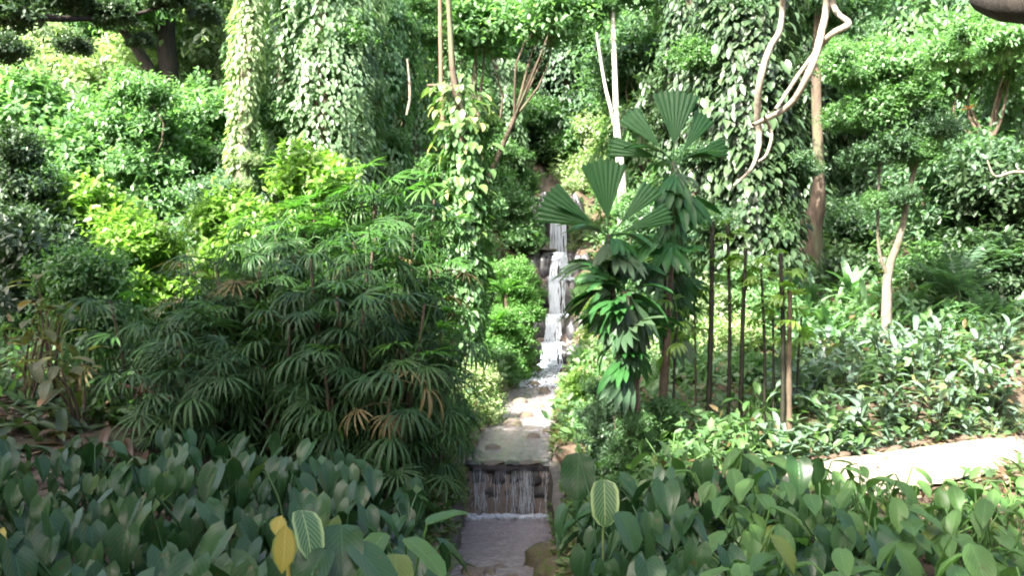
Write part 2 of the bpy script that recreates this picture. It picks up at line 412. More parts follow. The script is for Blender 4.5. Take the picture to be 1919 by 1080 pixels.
def height(x, y, rough=False):
    x = np.asarray(x, float); y = np.asarray(y, float)
    s = x - cx(y)
    a = np.abs(s)
    side = np.where(s < 0, np.interp(a, *BANKL), np.interp(a, *BANKR))
    t = np.clip((a - 0.55) / 1.2, 0, 1); t = t * t * (3 - 2 * t)
    base = wz(y) * (1 - t) + np.maximum(np.interp(y, *BASE), 0) * t
    t2 = np.clip((a - 0.9) / 4.0, 0, 1); t2 = t2 * t2 * (3 - 2 * t2)
    z = base + side + np.interp(y, *RISE) * t2
    # channel cut below the water level
    cut = np.clip((0.66 - a) / 0.12, 0, 1)
    z = z - 0.12 * cut
    z = np.maximum(z, np.interp(y, *NEAR))
    if rough:
        z = z + hash_noise(x, y, 0.5, 3.1) * 0.18 * np.clip((a - 0.7) / 1.5, 0, 1) + hash_noise(x, y, 1.9, 8.3) * 0.05
    # the path is cut level into the slope
    d = np.full(x.shape, 9e9); pz = np.zeros(x.shape)
    for (qx, qy), qz in zip(PATH, PATH_Z):
        dd = np.hypot(x - qx, y - qy)
        k = dd < d
        d = np.where(k, dd, d); pz = np.where(k, qz, pz)
    t3 = np.clip((d - PATH_W - 0.15) / 0.8, 0, 1); t3 = t3 * t3 * (3 - 2 * t3)
    return z * t3 + (pz - 0.03) * (1 - t3)

def hz(x, y): return float(height(np.array([x]), np.array([y]))[0])

def build_ground():
    xs = np.concatenate([np.linspace(-60, -14, 22), np.linspace(-13.4, -2.2, 40), np.linspace(-2.0, 4.4, 86), np.linspace(4.65, 14, 50), np.linspace(15, 60, 22)])
    ys = np.concatenate([np.linspace(-40, -4, 16), np.linspace(-3, 8.6, 44), np.linspace(8.75, 14, 60), np.linspace(14.2, 38, 130), np.linspace(38.6, 60, 36)])
    X, Y = np.meshgrid(xs, ys)
    Z = height(X, Y, True)
    V = np.stack([X, Y, Z], -1).reshape(-1, 3)
    nx, ny = len(xs), len(ys)
    i = np.arange(ny - 1)[:, None] * nx; j = np.arange(nx - 1)[None, :]
    Q = np.stack([i + j, i + j + 1, i + nx + j + 1, i + nx + j], -1).reshape(-1, 4)
    ctr = V[Q].mean(1)
    a = np.abs(ctr[:, 0] - cx(ctr[:, 1]))
    mi = ((a < 0.72) & (ctr[:, 1] < 40)).astype(int)
    g = obj('ground', mesh_np('ground', V, Q, mats=[M['soil'], M['bed']], mat_index=mi))
    g['kind'] = 'structure'
build_ground()

def build_path():
    d = norm(np.gradient(PATH, axis=0)); nrm = np.stack([-d[:, 1], d[:, 0]], -1)
    g = np.random.default_rng(5)
    cols = np.linspace(-1, 1, 9)
    V = []
    for i in range(len(PATH)):
        wob = 0.10 * (g.random(2) - 0.5)
        for k, c in enumerate(cols):
            w = PATH_W + (wob[0] if c < 0 else wob[1]) * abs(c)
            q = PATH[i] + nrm[i] * c * w
            V.append((q[0], q[1], PATH_Z[i] + 0.012 + 0.03 * (1 - c * c)))
    n = len(cols)
    i = np.arange(len(PATH) - 1)[:, None] * n; j = np.arange(n - 1)[None, :]
    Q = np.stack([i + j, i + n + j, i + n + j + 1, i + j + 1], -1).reshape(-1, 4)[:, ::-1]
    p = obj('path', mesh_np('path', V, Q, mats=[M['path']]))
    p['kind'] = 'structure'
build_path()

# ------------------------------------------------------------------ rocks
def rock_mesh(name, mat, seed, flat=0.7, sub=3, amp=0.35):
    import bmesh
    bm = bmesh.new()
    bmesh.ops.create_icosphere(bm, subdivisions=sub, radius=1.0)
    off = Vector((seed * 3.7, seed * 1.3, seed * 9.1))
    for v in bm.verts:
        k = 1 + amp * noise.noise(v.co * 1.1 + off) + 0.5 * amp * noise.noise(v.co * 2.6 + off)
        # facets: snap towards a few planes
        v.co = v.co * k
        v.co.z *= flat
    me = bpy.data.meshes.new(name)
    bm.to_mesh(me); bm.free()
    me.materials.append(mat)
    me.polygons.foreach_set('use_smooth', [True] * len(me.polygons))
    return me
ROCK = [rock_mesh('stone', M['stone'], i, 0.62, 3) for i in range(4)]
ROCKW = [rock_mesh('wet_stone', M['stone_wet'], 10 + i, 0.7, 3) for i in range(4)]
ROCKM = [rock_mesh('mossy_stone', M['stone_mossy'], 20 + i, 0.8, 3) for i in range(2)]
PEB = [rock_mesh('pebble', M['pebble'], 30 + i, 0.55, 2) for i in range(4)]

# ------------------------------------------------------------------ stream water
def water_sheet(name, y0, y1, zf, half=0.62, n=60):
    ys = np.linspace(y0, y1, n); m = 11
    us = np.linspace(-1, 1, m)
    V = []
    for y in ys:
        for u in us:
            x = cx(y) + u * half
            V.append((x, y, zf(y) + 0.012 * noise.noise(Vector((x * 4, y * 3, 2.0)))))
    i = np.arange(n - 1)[:, None] * m; j = np.arange(m - 1)[None, :]
    Q = np.stack([i + j, i + j + 1, i + m + j + 1, i + m + j], -1).reshape(-1, 4)
    o = obj(name, mesh_np(name, V, Q, mats=[M['water']]))
    o['kind'] = 'structure'
    return o
water_sheet('water', 6.5, 12.93, lambda y: 0.76, 0.72)
water_sheet('water', 13.06, 27.2, lambda y: 1.46 + (y - 13) / 14 * 0.15, 0.60, 110)

def ribbons(specs, mat, name):
    """falling strands of water: list of (points, radii)"""
    return mesh_np(name, *join([tube(p, r, 5) for p, r in specs])[:2], mats=[mat])

def foam_mesh(name, pts, rad, seed):
    g = np.random.default_rng(seed)
    import bmesh
    bm = bmesh.new()
    for p, r in zip(pts, rad):
        ret = bmesh.ops.create_icosphere(bm, subdivisions=2, radius=1.0)
        for v in ret['verts']:
            k = 1 + 0.35 * noise.noise(v.co * 1.7 + Vector(p) * 5)
            v.co = Vector((p[0] + v.co.x * r * k * 1.3, p[1] + v.co.y * r * k, p[2] + v.co.z * r * k * 0.7))
    me = bpy.data.meshes.new(name)
    bm.to_mesh(me); bm.free()
    me.materials.append(M['foam'])
    me.polygons.foreach_set('use_smooth', [True] * len(me.polygons))
    return me

def build_weir():
    g = np.random.default_rng(21)
    y0 = 13.0; c0 = float(cx(y0))
    t = thing('weir', 'low stone weir with thin white water strands falling into the pool', 'weir', (c0, y0, 0.55))
    # courses of wet stones
    zz = -0.06
    for row in range(4):
        h = 0.215
        x = -0.74 - 0.1 * (row % 2)
        while x < 0.74:
            w = g.uniform(0.20, 0.34)
            s = obj('stone', ROCKW[g.integers(4)], t, (x + w / 2, 0.10 + g.uniform(-.02, .02), zz + h / 2), (0, 0, g.uniform(-.2, .2)), (w * 0.56, 0.13, h * 0.86))
            x += w
        zz += h
    # flat capping stones with gaps the water runs through
    x = -0.62
    for k, w in enumerate((0.24, 0.30, 0.20, 0.28, 0.22)):
        obj('capping_stone', (ROCKW if k in (0, 2, 4) else ROCK)[k % 4], t, (x + w / 2, 0.06 + g.uniform(-.04, .05), 0.915 + g.uniform(-.01, .015)), (0, 0, g.uniform(-.3, .3)), (w * 0.55, 0.17, 0.05))
        x += w + 0.02
    sp = []
    cl = g.uniform(-.53, .53, 16)
    for k in range(230):
        x = float(np.clip(cl[k % 16] + g.normal() * .035, -.55, .55))
        if -0.30 < x < 0.05 and g.random() < 0.75:
            continue
        top = 0.90 + g.uniform(-.03, .01); L = g.uniform(0.06, 0.36) if g.random() < 0.85 else 0.70; dz = g.uniform(0, .72 - L); top -= dz
        pts = []
        for u in np.linspace(0, 1, 7):
            pts.append((x + 0.012 * math.sin(u * 5 + k), -0.06 - 0.13 * math.sqrt((u * L + dz) / .72) + g.uniform(-.006, .006), top - L * u))
        r = g.uniform(0.0012, 0.0045)
        sp.append((np.array(pts), [r * 0.2, r, r * 1.15, r * 0.2]))
    obj('water_strands', ribbons(sp, M['foam'], 'water_strands'), t)
    pts = [(g.uniform(-.60, .58), -0.21 + g.uniform(-.10, .05), 0.205 + g.uniform(-.01, .035)) for _ in range(240)]
    obj('foam', foam_mesh('foam', pts, g.uniform(.010, .042, 240), 4), t)
    for side in (-1, 1):
        nm = 'side_wall'
        h0 = 0.95
        V = []
        for yy in np.linspace(-2.0, 0.35, 12):
            for zz_ in (-.1, h0 - max(0, -yy - .2) * 0.34):
                for xx in (0.60, 0.76):
                    V.append((side * xx + 0.02 * math.sin(yy * 7), yy, zz_ + 0.02 * math.sin(yy * 9 + xx)))
        Q = []
        for a in range(11):
            b = a * 4; e = b + 4
            Q += [(b, b + 2, e + 2, e), (b + 1, e + 1, e + 3, b + 3), (b + 2, b + 3, e + 3, e + 2)]
        Q += [(0, 1, 3, 2), (44, 46, 47, 45)]
        obj(nm, mesh_np(nm, V, Q, mats=[M['concrete']], smooth=False), t)
build_weir()

def build_cascade():
    g = np.random.default_rng(33)
    t = thing('cascade', 'white cascade tumbling down dark rock steps at the head of the stream', 'waterfall', (float(cx(27)), 27.0, 1.5))
    ox, oy, oz = float(cx(27)), 27.0, 1.5
    falls = [  # y_top, z_top, z_bottom, half-width top, half-width bottom, strands, x shift
        (35.0, 7.7, 5.15, 0.20, 0.34, 42, -0.05),
        (31.7, 5.20, 4.25, 0.20, 0.40, 44, 0.06),
        (30.1, 4.25, 3.05, 0.28, 0.26, 40, -0.02),
        (28.7, 3.10, 2.20, 0.22, 0.28, 40, -0.06),
        (27.6, 2.25, 1.63, 0.28, 0.34, 40, -0.04)]
    for fi, (yt, zt, zb, w0, w1, n, sh) in enumerate(falls):
        sp = []
        for k in range(n):
            u0 = g.uniform(-1, 1)
            if fi in (2, 3) and u0 > 0.1 and g.random() < 0.55:
                u0 = -abs(u0)
            xb = cx(yt) + sh - ox
            L = 1.0 if g.random() < 0.75 else g.uniform(0.5, 0.9)
            pts = []
            for u in np.linspace(-0.12, L, 9):
                uu = max(u, 0)
                xx = xb + u0 * (w0 + (w1 - w0) * uu) + 0.02 * math.sin(9 * u + k)
                yy = yt - 0.16 - 0.42 * math.sqrt(uu) * (zt - zb) / 1.2 + (0.25 if u < 0 else 0) + g.uniform(-.02, .02)
                pts.append((xx, yy - oy, zt + 0.04 - (zt - zb) * uu - oz))
            r = g.uniform(0.006, 0.019)
            sp.append((np.array(pts), [r * 0.8, r, r * 1.2, r]))
        obj('water_strands', ribbons(sp, M['foam'], 'water_strands'), t)
        m = 90
        pts = [(cx(yt) + sh - ox + g.uniform(-1, 1) * (w1 + 0.08), yt - 0.25 - 0.42 * (zt - zb) / 1.2 + g.uniform(-.22, .12) - oy, zb + 0.02 + g.uniform(-.02, .08) - oz) for _ in range(m)]
        obj('foam', foam_mesh('foam', pts, g.uniform(.015, .055, m), 40 + fi), t)
        # rock step behind the fall and flanking boulders
        hgt = zt - zb
        for k in range(7):
            xx = cx(yt) + sh - ox + (-0.9 + 0.3 * k) + g.uniform(-.06, .06)
            edge = abs(k - 3) / 3
            obj('rock', ROCKW[g.integers(4)], t, (xx, yt + 0.22 + g.uniform(-.05, .1) - oy - 0.25 * edge, zb + hgt * 0.42 - oz + 0.05 * edge), (g.uniform(-.2, .2), g.uniform(-.2, .2), g.uniform(0, 6)), (0.27, 0.30, hgt * 0.75))
    # riffles running out into the stream
    m = 300
    yy = 27.2 - 5.0 * g.random(m) ** 1.7
    pts = [(cx(y) + g.uniform(-.52, .52) - ox, y - oy, 1.47 + (y - 13) / 14 * .15 - oz + g.uniform(0, .012)) for y in yy]
    obj('riffle_foam', foam_mesh('riffle_foam', pts, g.uniform(.012, .045, m), 77), t)['kind'] = 'stuff'
    # small pools on the steps
    for yt, y1, z in ((30.4, 31.3, 4.27), (32.0, 34.4, 5.22), (28.9, 29.8, 3.08)):
        V = [(cx(y) + s - ox, y - oy, z - oz) for y in np.linspace(yt, y1, 8) for s in (-.42, 0, .42)]
        i = np.arange(7)[:, None] * 3; j = np.arange(2)[None, :]
        Q = np.stack([i + j, i + j + 1, i + 4 + j, i + 3 + j], -1).reshape(-1, 4)
        obj('step_pool', mesh_np('step_pool', V, Q, mats=[M['water']]), t)
    obj('ledge', ROCK[1], t, (cx(33) - 0.62 - ox, 33.0 - oy, 5.38 - oz), (0, 0.05, 0.2), (0.62, 0.7, 0.13))
    obj('ledge', ROCK[2], t, (cx(33) - 0.75 - ox, 33.2 - oy, 5.0 - oz), (0, 0, 1.2), (0.5, 0.6, 0.22))
build_cascade()

# stones lying in and along the stream
def build_stones():
    g = np.random.default_rng(8)
    spec = [  # px, d, size, mesh kind, label
        (1018, 10.7, 0.25, 'M', 'large mossy boulder at the right edge of the lower pool'),
        (1045, 10.1, 0.26, 'M', 'mossy rock half under leaves below the large pool boulder'),
        (935, 10.55, 0.085, 'S', 'pale stone showing above the shallow outflow of the lower pool'),
        (915, 10.35, 0.12, 'S', 'brown stone in the shallow outflow of the lower pool'),
        (965, 10.2, 0.10, 'S', 'flat stone at the bottom edge of the lower pool'),
        (890, 10.3, 0.16, 'S', 'rounded stone on the bank at the pool outflow'),
        (1000, 15.3, 0.13, 'S', 'pale rounded stone in the stream just above the weir'),
        (925, 14.3, 0.13, 'S', 'reddish brown stone beside the stream above the weir'),
        (962, 16.6, 0.17, 'S', 'broad stone in the shallow stream bed below the bend'),
        (1030, 15.8, 0.14, 'S', 'grey stone against the far bank above the weir'),
        (985, 17.6, 0.15, 'S', 'tan stone on the gravel of the middle stream'),
        (1012, 18.8, 0.13, 'S', 'small tan stone beyond the broad stream stone'),
        (975, 19.6, 0.16, 'S', 'stone at the foot of the cream bush by the water'),
        (1020, 21.4, 0.16, 'S', 'stone where the stream narrows below the cascade'),
        (1000, 22.8, 0.17, 'S', 'mid-stream stone nearest the cascade'),
        (1060, 25.6, 0.22, 'S', 'grey boulder at the foot of the cascade'),
        (1004, 26.2, 0.20, 'S', 'boulder on the near bank at the foot of the cascade')]
    for k, (px, d, r, kind, lab) in enumerate(spec):
        x = (px - 959.5) / F * d
        me = ROCKM[k % 2] if kind == 'M' else ROCK[k % 4]
        z = max(hz(x, d), (0.72 if d < 13 else 1.44 + (d - 13) * .0107))
        o = obj('mossy_boulder' if kind == 'M' else 'stream_stone', me, None, (x, d, z + r * 0.12), (g.uniform(-.2, .2), g.uniform(-.2, .2), g.uniform(0, 6)), (r, r * g.uniform(.8, 1.1), r * g.uniform(.8, 1.2)))
        tag(o, lab, 'boulder' if r > 0.2 else 'stone', 'stones along the stream')
    # gravel: past counting
    V, T = [], []
    base = []
    for me in PEB:
        v = np.zeros(len(me.vertices) * 3, np.float32); me.vertices.foreach_get('co', v)
        t = np.array([p.vertices[:] for p in me.polygons])
        base.append((v.reshape(-1, 3), t))
    off = 0
    for k in range(900):
        d = g.uniform(9.0, 12.3) if k < 240 else g.uniform(13.3, 26.5)
        a = g.uniform(-0.72, 0.72)
        if d < 13 and d > 10.9 and abs(a) < 0.5:
            continue
        x = cx(d) + a
        v, t = base[k % 4]
        r = g.uniform(0.022, 0.07)
        th = g.uniform(0, 6.28); c, s = math.cos(th), math.sin(th)
        vv = v @ np.array([[c, s, 0], [-s, c, 0], [0, 0, 1]]) * r
        z = (0.66 if d < 13 else 1.39 + (d - 13) * .0107) + max(0, abs(a) - .55) * 0.9
        V.append(vv + (x, d, z)); T.append(t + off); off += len(v)
    o = obj('gravel', mesh_np('gravel', np.vstack(V), None, np.vstack(T), mats=[M['pebble']]))
    o['kind'] = 'stuff'; o['label'] = 'tan gravel and pebbles in the shallow stream bed'; o['category'] = 'gravel'
build_stones()

# ------------------------------------------------------------------ leaf templates
PROF = {
    'heart': ([0, .10, .26, .46, .68, .87, 1], [.26, .45, .50, .43, .28, .11, 0], [-.17, -.09, -.01, 0, 0, 0, 0]),
    'ovate': ([0, .12, .3, .5, .72, .9, 1], [.03, .27, .45, .50, .37, .14, 0], [0] * 7),
    'oblong': ([0, .08, .25, .5, .75, .93, 1], [.10, .38, .49, .50, .44, .22, 0], [0] * 7),
    'strap': ([0, .15, .35, .55, .75, .9, 1], [.22, .36, .47, .5, .42, .22, 0], [0] * 7),
}
def blade(kind, L, W, fold=0.12, curl=0.6, start=0.0, twist=0.0, wave=0.0, fine=1):
    """a leaf blade growing along +y from the origin, arching downwards; x across. -> verts, quads, uv"""
    t0, w0, b0 = PROF[kind]
    t = np.asarray(t0, float)
    if fine > 1:
        t = np.interp(np.linspace(0, len(t0) - 1, (len(t0) - 1) * fine + 1), np.arange(len(t0)), t0)
    w = np.interp(t, t0, w0) * W; b = np.interp(t, t0, b0) * L
    th = start - curl * t
    yy = np.zeros_like(t); zz = np.zeros_like(t)
    for i in range(1, len(t)):
        dl = (t[i] - t[i - 1]) * L; m = 0.5 * (th[i] + th[i - 1])
        yy[i] = yy[i - 1] + dl * math.cos(m); zz[i] = zz[i - 1] + dl * math.sin(m)
    V, U = [], []
    for i in range(len(t)):
        c, s = math.cos(th[i]), math.sin(th[i])
        for k, u in ((-1, 0.0), (-0.5, 0.25), (0, 0.5), (0.5, 0.75), (1, 1.0)):
            lift = fold * w[i] * (abs(k) - 0.35 * k * k) * 1.5 + wave * L * math.sin(t[i] * 13 + k) * abs(k)
            bo = b[i] * abs(k)
            V.append((k * w[i], yy[i] + bo * c - lift * s, zz[i] + bo * s + lift * c)); U.append((u, t[i]))
    n = len(t)
    i = np.arange(n - 1)[:, None] * 5; j = np.arange(4)[None, :]
    Q = np.stack([i + j, i + j + 1, i + 6 + j, i + 5 + j], -1).reshape(-1, 4)
    V = np.array(V)
    if twist:
        a = twist * (V[:, 1] / L); c, s = np.cos(a), np.sin(a)
        V = np.stack([V[:, 0] * c - V[:, 2] * s, V[:, 1], V[:, 0] * s + V[:, 2] * c], -1)
    return V, Q, np.array(U)

def rotx(V, a):
    c, s = math.cos(a), math.sin(a)
    return V @ np.array([[1, 0, 0], [0, c, s], [0, -s, c]])
def rotz(V, a):
    c, s = math.cos(a), math.sin(a)
    return V @ np.array([[c, s, 0], [-s, c, 0], [0, 0, 1]])

def petiole_leaf(kind, L, W, reach, rise, pitch, mat, fold=0.14, curl=0.5, pr=0.007, wave=0.0, name='leaf'):
    """leaf on its stalk: stalk from the origin up to (0, reach, rise); blade pitched down by pitch"""
    stalk = spline([(0, 0, 0), (0, reach * 0.3, rise * 0.62), (0, reach, rise)], 6)
    s = tube(stalk, [pr * 1.3, pr], 4)
    v, q, u = blade(kind, L, W, fold, curl, start=-pitch, wave=wave)
    v = v + np.array([0, reach, rise])
    V, Q, U = join([s, (v, q, u)])
    return mesh_np(name, V, Q, mats=[mat], uv=U)

def rosette(root, meshes, n, g, scale=(0.85, 1.15), tilt=(-.15, .2), jit=0.35, name='leaf', start=None, z=0.0, xy=0.03, face=0.0):
    a0 = g.uniform(0, 6.28) if start is None else start
    for k in range(n):
        a = a0 + k * 2.399963 + g.uniform(-jit, jit)
        if g.random() < face:
            a = math.pi + g.normal() * .75
        obj(name, meshes[g.integers(len(meshes))], root, (g.uniform(-xy, xy), g.uniform(-xy, xy), z), (g.uniform(*tilt), g.uniform(-.15, .15), a), g.uniform(*scale))

# ------------------------------------------------------------------ joined foliage
T_HEX = (np.array([(0, 0, 0), (-.36, .30, .10), (-.33, .66, .07), (0, 1, -.10), (.33, .66, .07), (.36, .30, .10)], float),
         np.array([(0, 3, 2, 1), (0, 5, 4, 3)]))
def scatter_leaves(pos, dirn, nrm, L, W, g, tmpl=T_HEX):
    tv, tq = tmpl
    n = len(pos)
    d = norm(dirn); nn = nrm - d * np.sum(nrm * d, 1, keepdims=True); nn = norm(nn)
    s = np.cross(d, nn)
    L = np.broadcast_to(L, (n,)); W = np.broadcast_to(W, (n,))
    V = pos[:, None, :] + tv[None, :, 0, None] * (s * W[:, None])[:, None, :] + tv[None, :, 1, None] * (d * L[:, None])[:, None, :] + tv[None, :, 2, None] * (nn * W[:, None])[:, None, :]
    Q = (np.arange(n) * len(tv))[:, None, None] + tq[None]
    return V.reshape(-1, 3), Q.reshape(-1, 4)

def rdir(g, n):
    return norm(g.normal(size=(n, 3)))

def crown_mesh(name, mat, seed, R=(1.5, 1.5, 1.2), lobes=11, clusters=34, leaves=16, L=0.13, W=0.075, droop=0.25, spread=0.30, lobe_r=0.48):
    """clumps of leaves round twig ends that sit on uneven lobes; returns mesh and lobe centres"""
    g = np.random.default_rng(seed)
    R = np.array(R); lc = rdir(g, lobes) * R * (0.25 + 0.55 * g.random((lobes, 1)))
    lc[:, 2] = np.abs(lc[:, 2]) * 0.9 - 0.15 * R[2]
    P_, D_, N_ = [], [], []
    for c in lc:
        r = lobe_r * R.mean() * g.uniform(0.65, 1.15)
        dd = rdir(g, clusters)
        dd[:, 2] = np.where(dd[:, 2] < -0.35, -dd[:, 2], dd[:, 2])
        cp = c + dd * r * (0.45 + 0.75 * g.random((clusters, 1)) ** 1.4 + .45 * (g.random((clusters, 1)) < .10))
        tw = norm(dd + np.array([0, 0, 0.25]) + 0.3 * rdir(g, clusters))
        u = g.random((clusters, leaves, 1))
        pos = cp[:, None, :] + tw[:, None, :] * (u - 0.4) * spread * 1.6 + rdir(g, clusters * leaves).reshape(clusters, leaves, 3) * spread * 0.35
        dr = tw[:, None, :] * 0.5 + rdir(g, clusters * leaves).reshape(clusters, leaves, 3) * 0.9 + np.array([0, 0, -droop])
        nn = dd[:, None, :] * 0.55 + np.array([0, 0, 0.8]) + rdir(g, clusters * leaves).reshape(clusters, leaves, 3) * 0.45
        P_.append(pos.reshape(-1, 3)); D_.append(dr.reshape(-1, 3)); N_.append(nn.reshape(-1, 3))
    pos, dr, nn = np.vstack(P_), np.vstack(D_), np.vstack(N_)
    sc = g.uniform(0.65, 1.25, len(pos))
    V, Q = scatter_leaves(pos, dr, nn, L * sc, W * sc, g)
    return mesh_np(name, V, Q, mats=[mat]), lc

def shingle_mesh(name, mat, seed, R, H, n, L, W, lump=0.35, lump_s=0.9, taper=0.0, front=1.0, droop=1.0):
    """leaves hanging over a lumpy column of radius R and height H (base at z = 0)"""
    g = np.random.default_rng(seed)
    a = g.uniform(-math.pi, math.pi, n) * front - math.pi / 2
    z = g.random(n) * H
    nz = np.array([noise.noise(Vector((math.cos(t) * R * lump_s + seed, math.sin(t) * R * lump_s, zz * 0.45 * lump_s))) + 0.6 * noise.noise(Vector((math.cos(t) * R * 2.6 * lump_s - seed, math.sin(t) * R * 2.6 * lump_s, zz * 1.5 * lump_s))) for t, zz in zip(a, z)])
    r = R * (1 + lump * nz * 1.5) * (1 - taper * z / H) + g.uniform(-.12, .06, n)
    keep = r > 0.12 * R
    a, z, r, nz = a[keep], z[keep], r[keep], nz[keep]
    n = len(a)
    out = np.stack([np.cos(a), np.sin(a), np.zeros(n)], -1)
    pos = out * r[:, None]; pos[:, 2] = z
    dr = out * 0.55 + np.array([0, 0, -1.0]) * droop + rdir(g, n) * 0.55
    nn = out * 0.9 + np.array([0, 0, 0.55]) + rdir(g, n) * 0.35
    sc = g.uniform(0.6, 1.3, n)
    V, Q = scatter_leaves(pos, dr, nn, L * sc, W * sc, g)
    return mesh_np(name, V, Q, mats=[mat])

def fern_mesh(name, mat, seed, n=26, L=1.0, pin=16, pw=0.16, arch=1.3):
    """arching fronds with paired leaflets from one base"""
    g = np.random.default_rng(seed)
    P_, D_, N_, S_ = [], [], [], []
    for k in range(n):
        a = g.uniform(0, 6.283); el = g.uniform(0.5, 1.35); ll = L * g.uniform(0.7, 1.15)
        h = np.array([math.cos(a), math.sin(a), 0])
        p = np.zeros(3)
        for i in range(pin):
            u = i / pin
            th = el - arch * u * u
            d = h * math.cos(th) + np.array([0, 0, math.sin(th)])
            p = p + d * ll / pin
            side = np.cross(d, [0, 0, 1.0]); side = side / max(np.linalg.norm(side), 1e-3)
            up = np.cross(side, d)
            for s in (-1, 1):
                if u > 0.12:
                    P_.append(p); D_.append(side * s + d * 0.55 + np.array([0, 0, -0.25])); N_.append(up + g.normal(size=3) * 0.12); S_.append(pw * ll * math.sin(math.pi * (0.15 + 0.85 * u) ** 0.8) + 0.02)
    S_ = np.array(S_)
    V, Q = scatter_leaves(np.array(P_), np.array(D_), np.array(N_), S_, S_ * 0.42, g)
    return mesh_np(name, V, Q, mats=[mat])

def trunk_mesh(name, mat, base, targets, r0, seed, sides=9, mid=0.55, bend=0.25, r_end=0.03):
    """trunk from the origin dividing into limbs that reach each target"""
    seed = abs(seed)
    g = np.random.default_rng(seed)
    tg = np.asarray(targets, float)
    top = tg.mean(0)
    fork = top * mid + np.array([g.uniform(-bend, bend), g.uniform(-bend, bend), 0]) * 0.4
    parts = [tube(spline([(0, 0, -0.25), fork * 0.45 + np.array([g.uniform(-bend, bend), g.uniform(-bend, bend), 0]) * 0.3, fork], 9), [r0 * 1.35, r0, r0 * 0.85], sides, 0.12, seed)]
    for t in tg:
        m = fork * 0.5 + t * 0.5 + g.normal(size=3) * 0.12 * np.linalg.norm(t - fork)
        parts.append(tube(spline([fork - (fork / max(np.linalg.norm(fork), .01)) * 0.08, m, t], 6), [r0 * 0.62, r0 * 0.35, r_end], 6, 0.1, seed))
    V, Q, _ = join(parts)
    return mesh_np(name, V, Q, mats=[mat])

# ------------------------------------------------------------------ foreground beds: heart-leaf and ovate-leaf plants
HEART = []
for L, W, reach, rise, pitch in ((.26, .18, .10, .66, 1.05), (.28, .19, .20, .60, .75), (.245, .17, .28, .52, .95), (.29, .19, .32, .44, .70), (.23, .165, .24, .64, 1.25), (.27, .185, .16, .70, .85), (.26, .165, .36, .34, .7), (.22, .15, .12, .50, 1.15), (.30, .165, .22, .56, .55)):
    HEART.append(petiole_leaf('heart', L, W, reach, rise, pitch, M['heart'], fold=.40, curl=.45, wave=.016))
OVATE = []
for L, W, reach, rise, pitch in ((.27, .115, .12, .58, -.1), (.29, .12, .20, .52, .15), (.26, .115, .28, .44, .40), (.29, .12, .34, .36, .30), (.24, .115, .20, .62, .70), (.26, .125, .10, .68, .35), (.22, .10, .16, .46, .55)):
    OVATE.append(petiole_leaf('ovate', L, W, reach, rise, pitch, M['ovate'], fold=.36, curl=.65, wave=.016))
ROWN = ['front row', 'second row', 'middle row', 'fourth row', 'back row', 'rearmost row']

def left_bed():
    g = np.random.default_rng(101)
    rows = [4.7, 5.5, 6.3, 7.15, 8.0, 8.8]
    start = [-0.62, -0.70, -0.85, -0.95, -1.0, -1.1]
    for ri, y in enumerate(rows):
        x = start[ri]; k = 0
        while (x / y) * F + 959.5 > -60:
            yy = y + g.uniform(-.18, .18); xx = x + g.uniform(-.07, .07)
            z = hz(xx, yy)
            if z + .52 > CAM_Z - (815 - 540) / F * yy and xx < -1.2:
                x -= .5
                continue
            # leaf tops follow the bank the photograph shows
            top = np.interp(xx, [-6, -4, -2.5, -1.5, -.6], [2.72, 2.68, 2.62, 2.50, 2.28]) if y > 6 else np.interp(xx, [-4, -2, -1.2, -.6], [2.85, 2.75, 2.55, 2.25])
            sc = float(np.clip((top - z) / 0.80, 0.74, 1.35))
            t = thing('heart_leaf_plant', f'dark heart-leaf plant, {ORD[k]} from the stream, {ROWN[ri]} of shaded left bed', 'plant', (xx, yy, z), 0, 'heart-leaf plants in the shaded left bed')
            s1 = min(sc, 1.0); t.scale = (s1, s1, s1)
            rosette(t, HEART, int(g.integers(21, 26)), g, scale=(.6, 1.2), z=max(0, sc - 1) * .62, tilt=(-.25, .2), face=.72, xy=.16)
            x -= g.uniform(.46, .58); k += 1
left_bed()

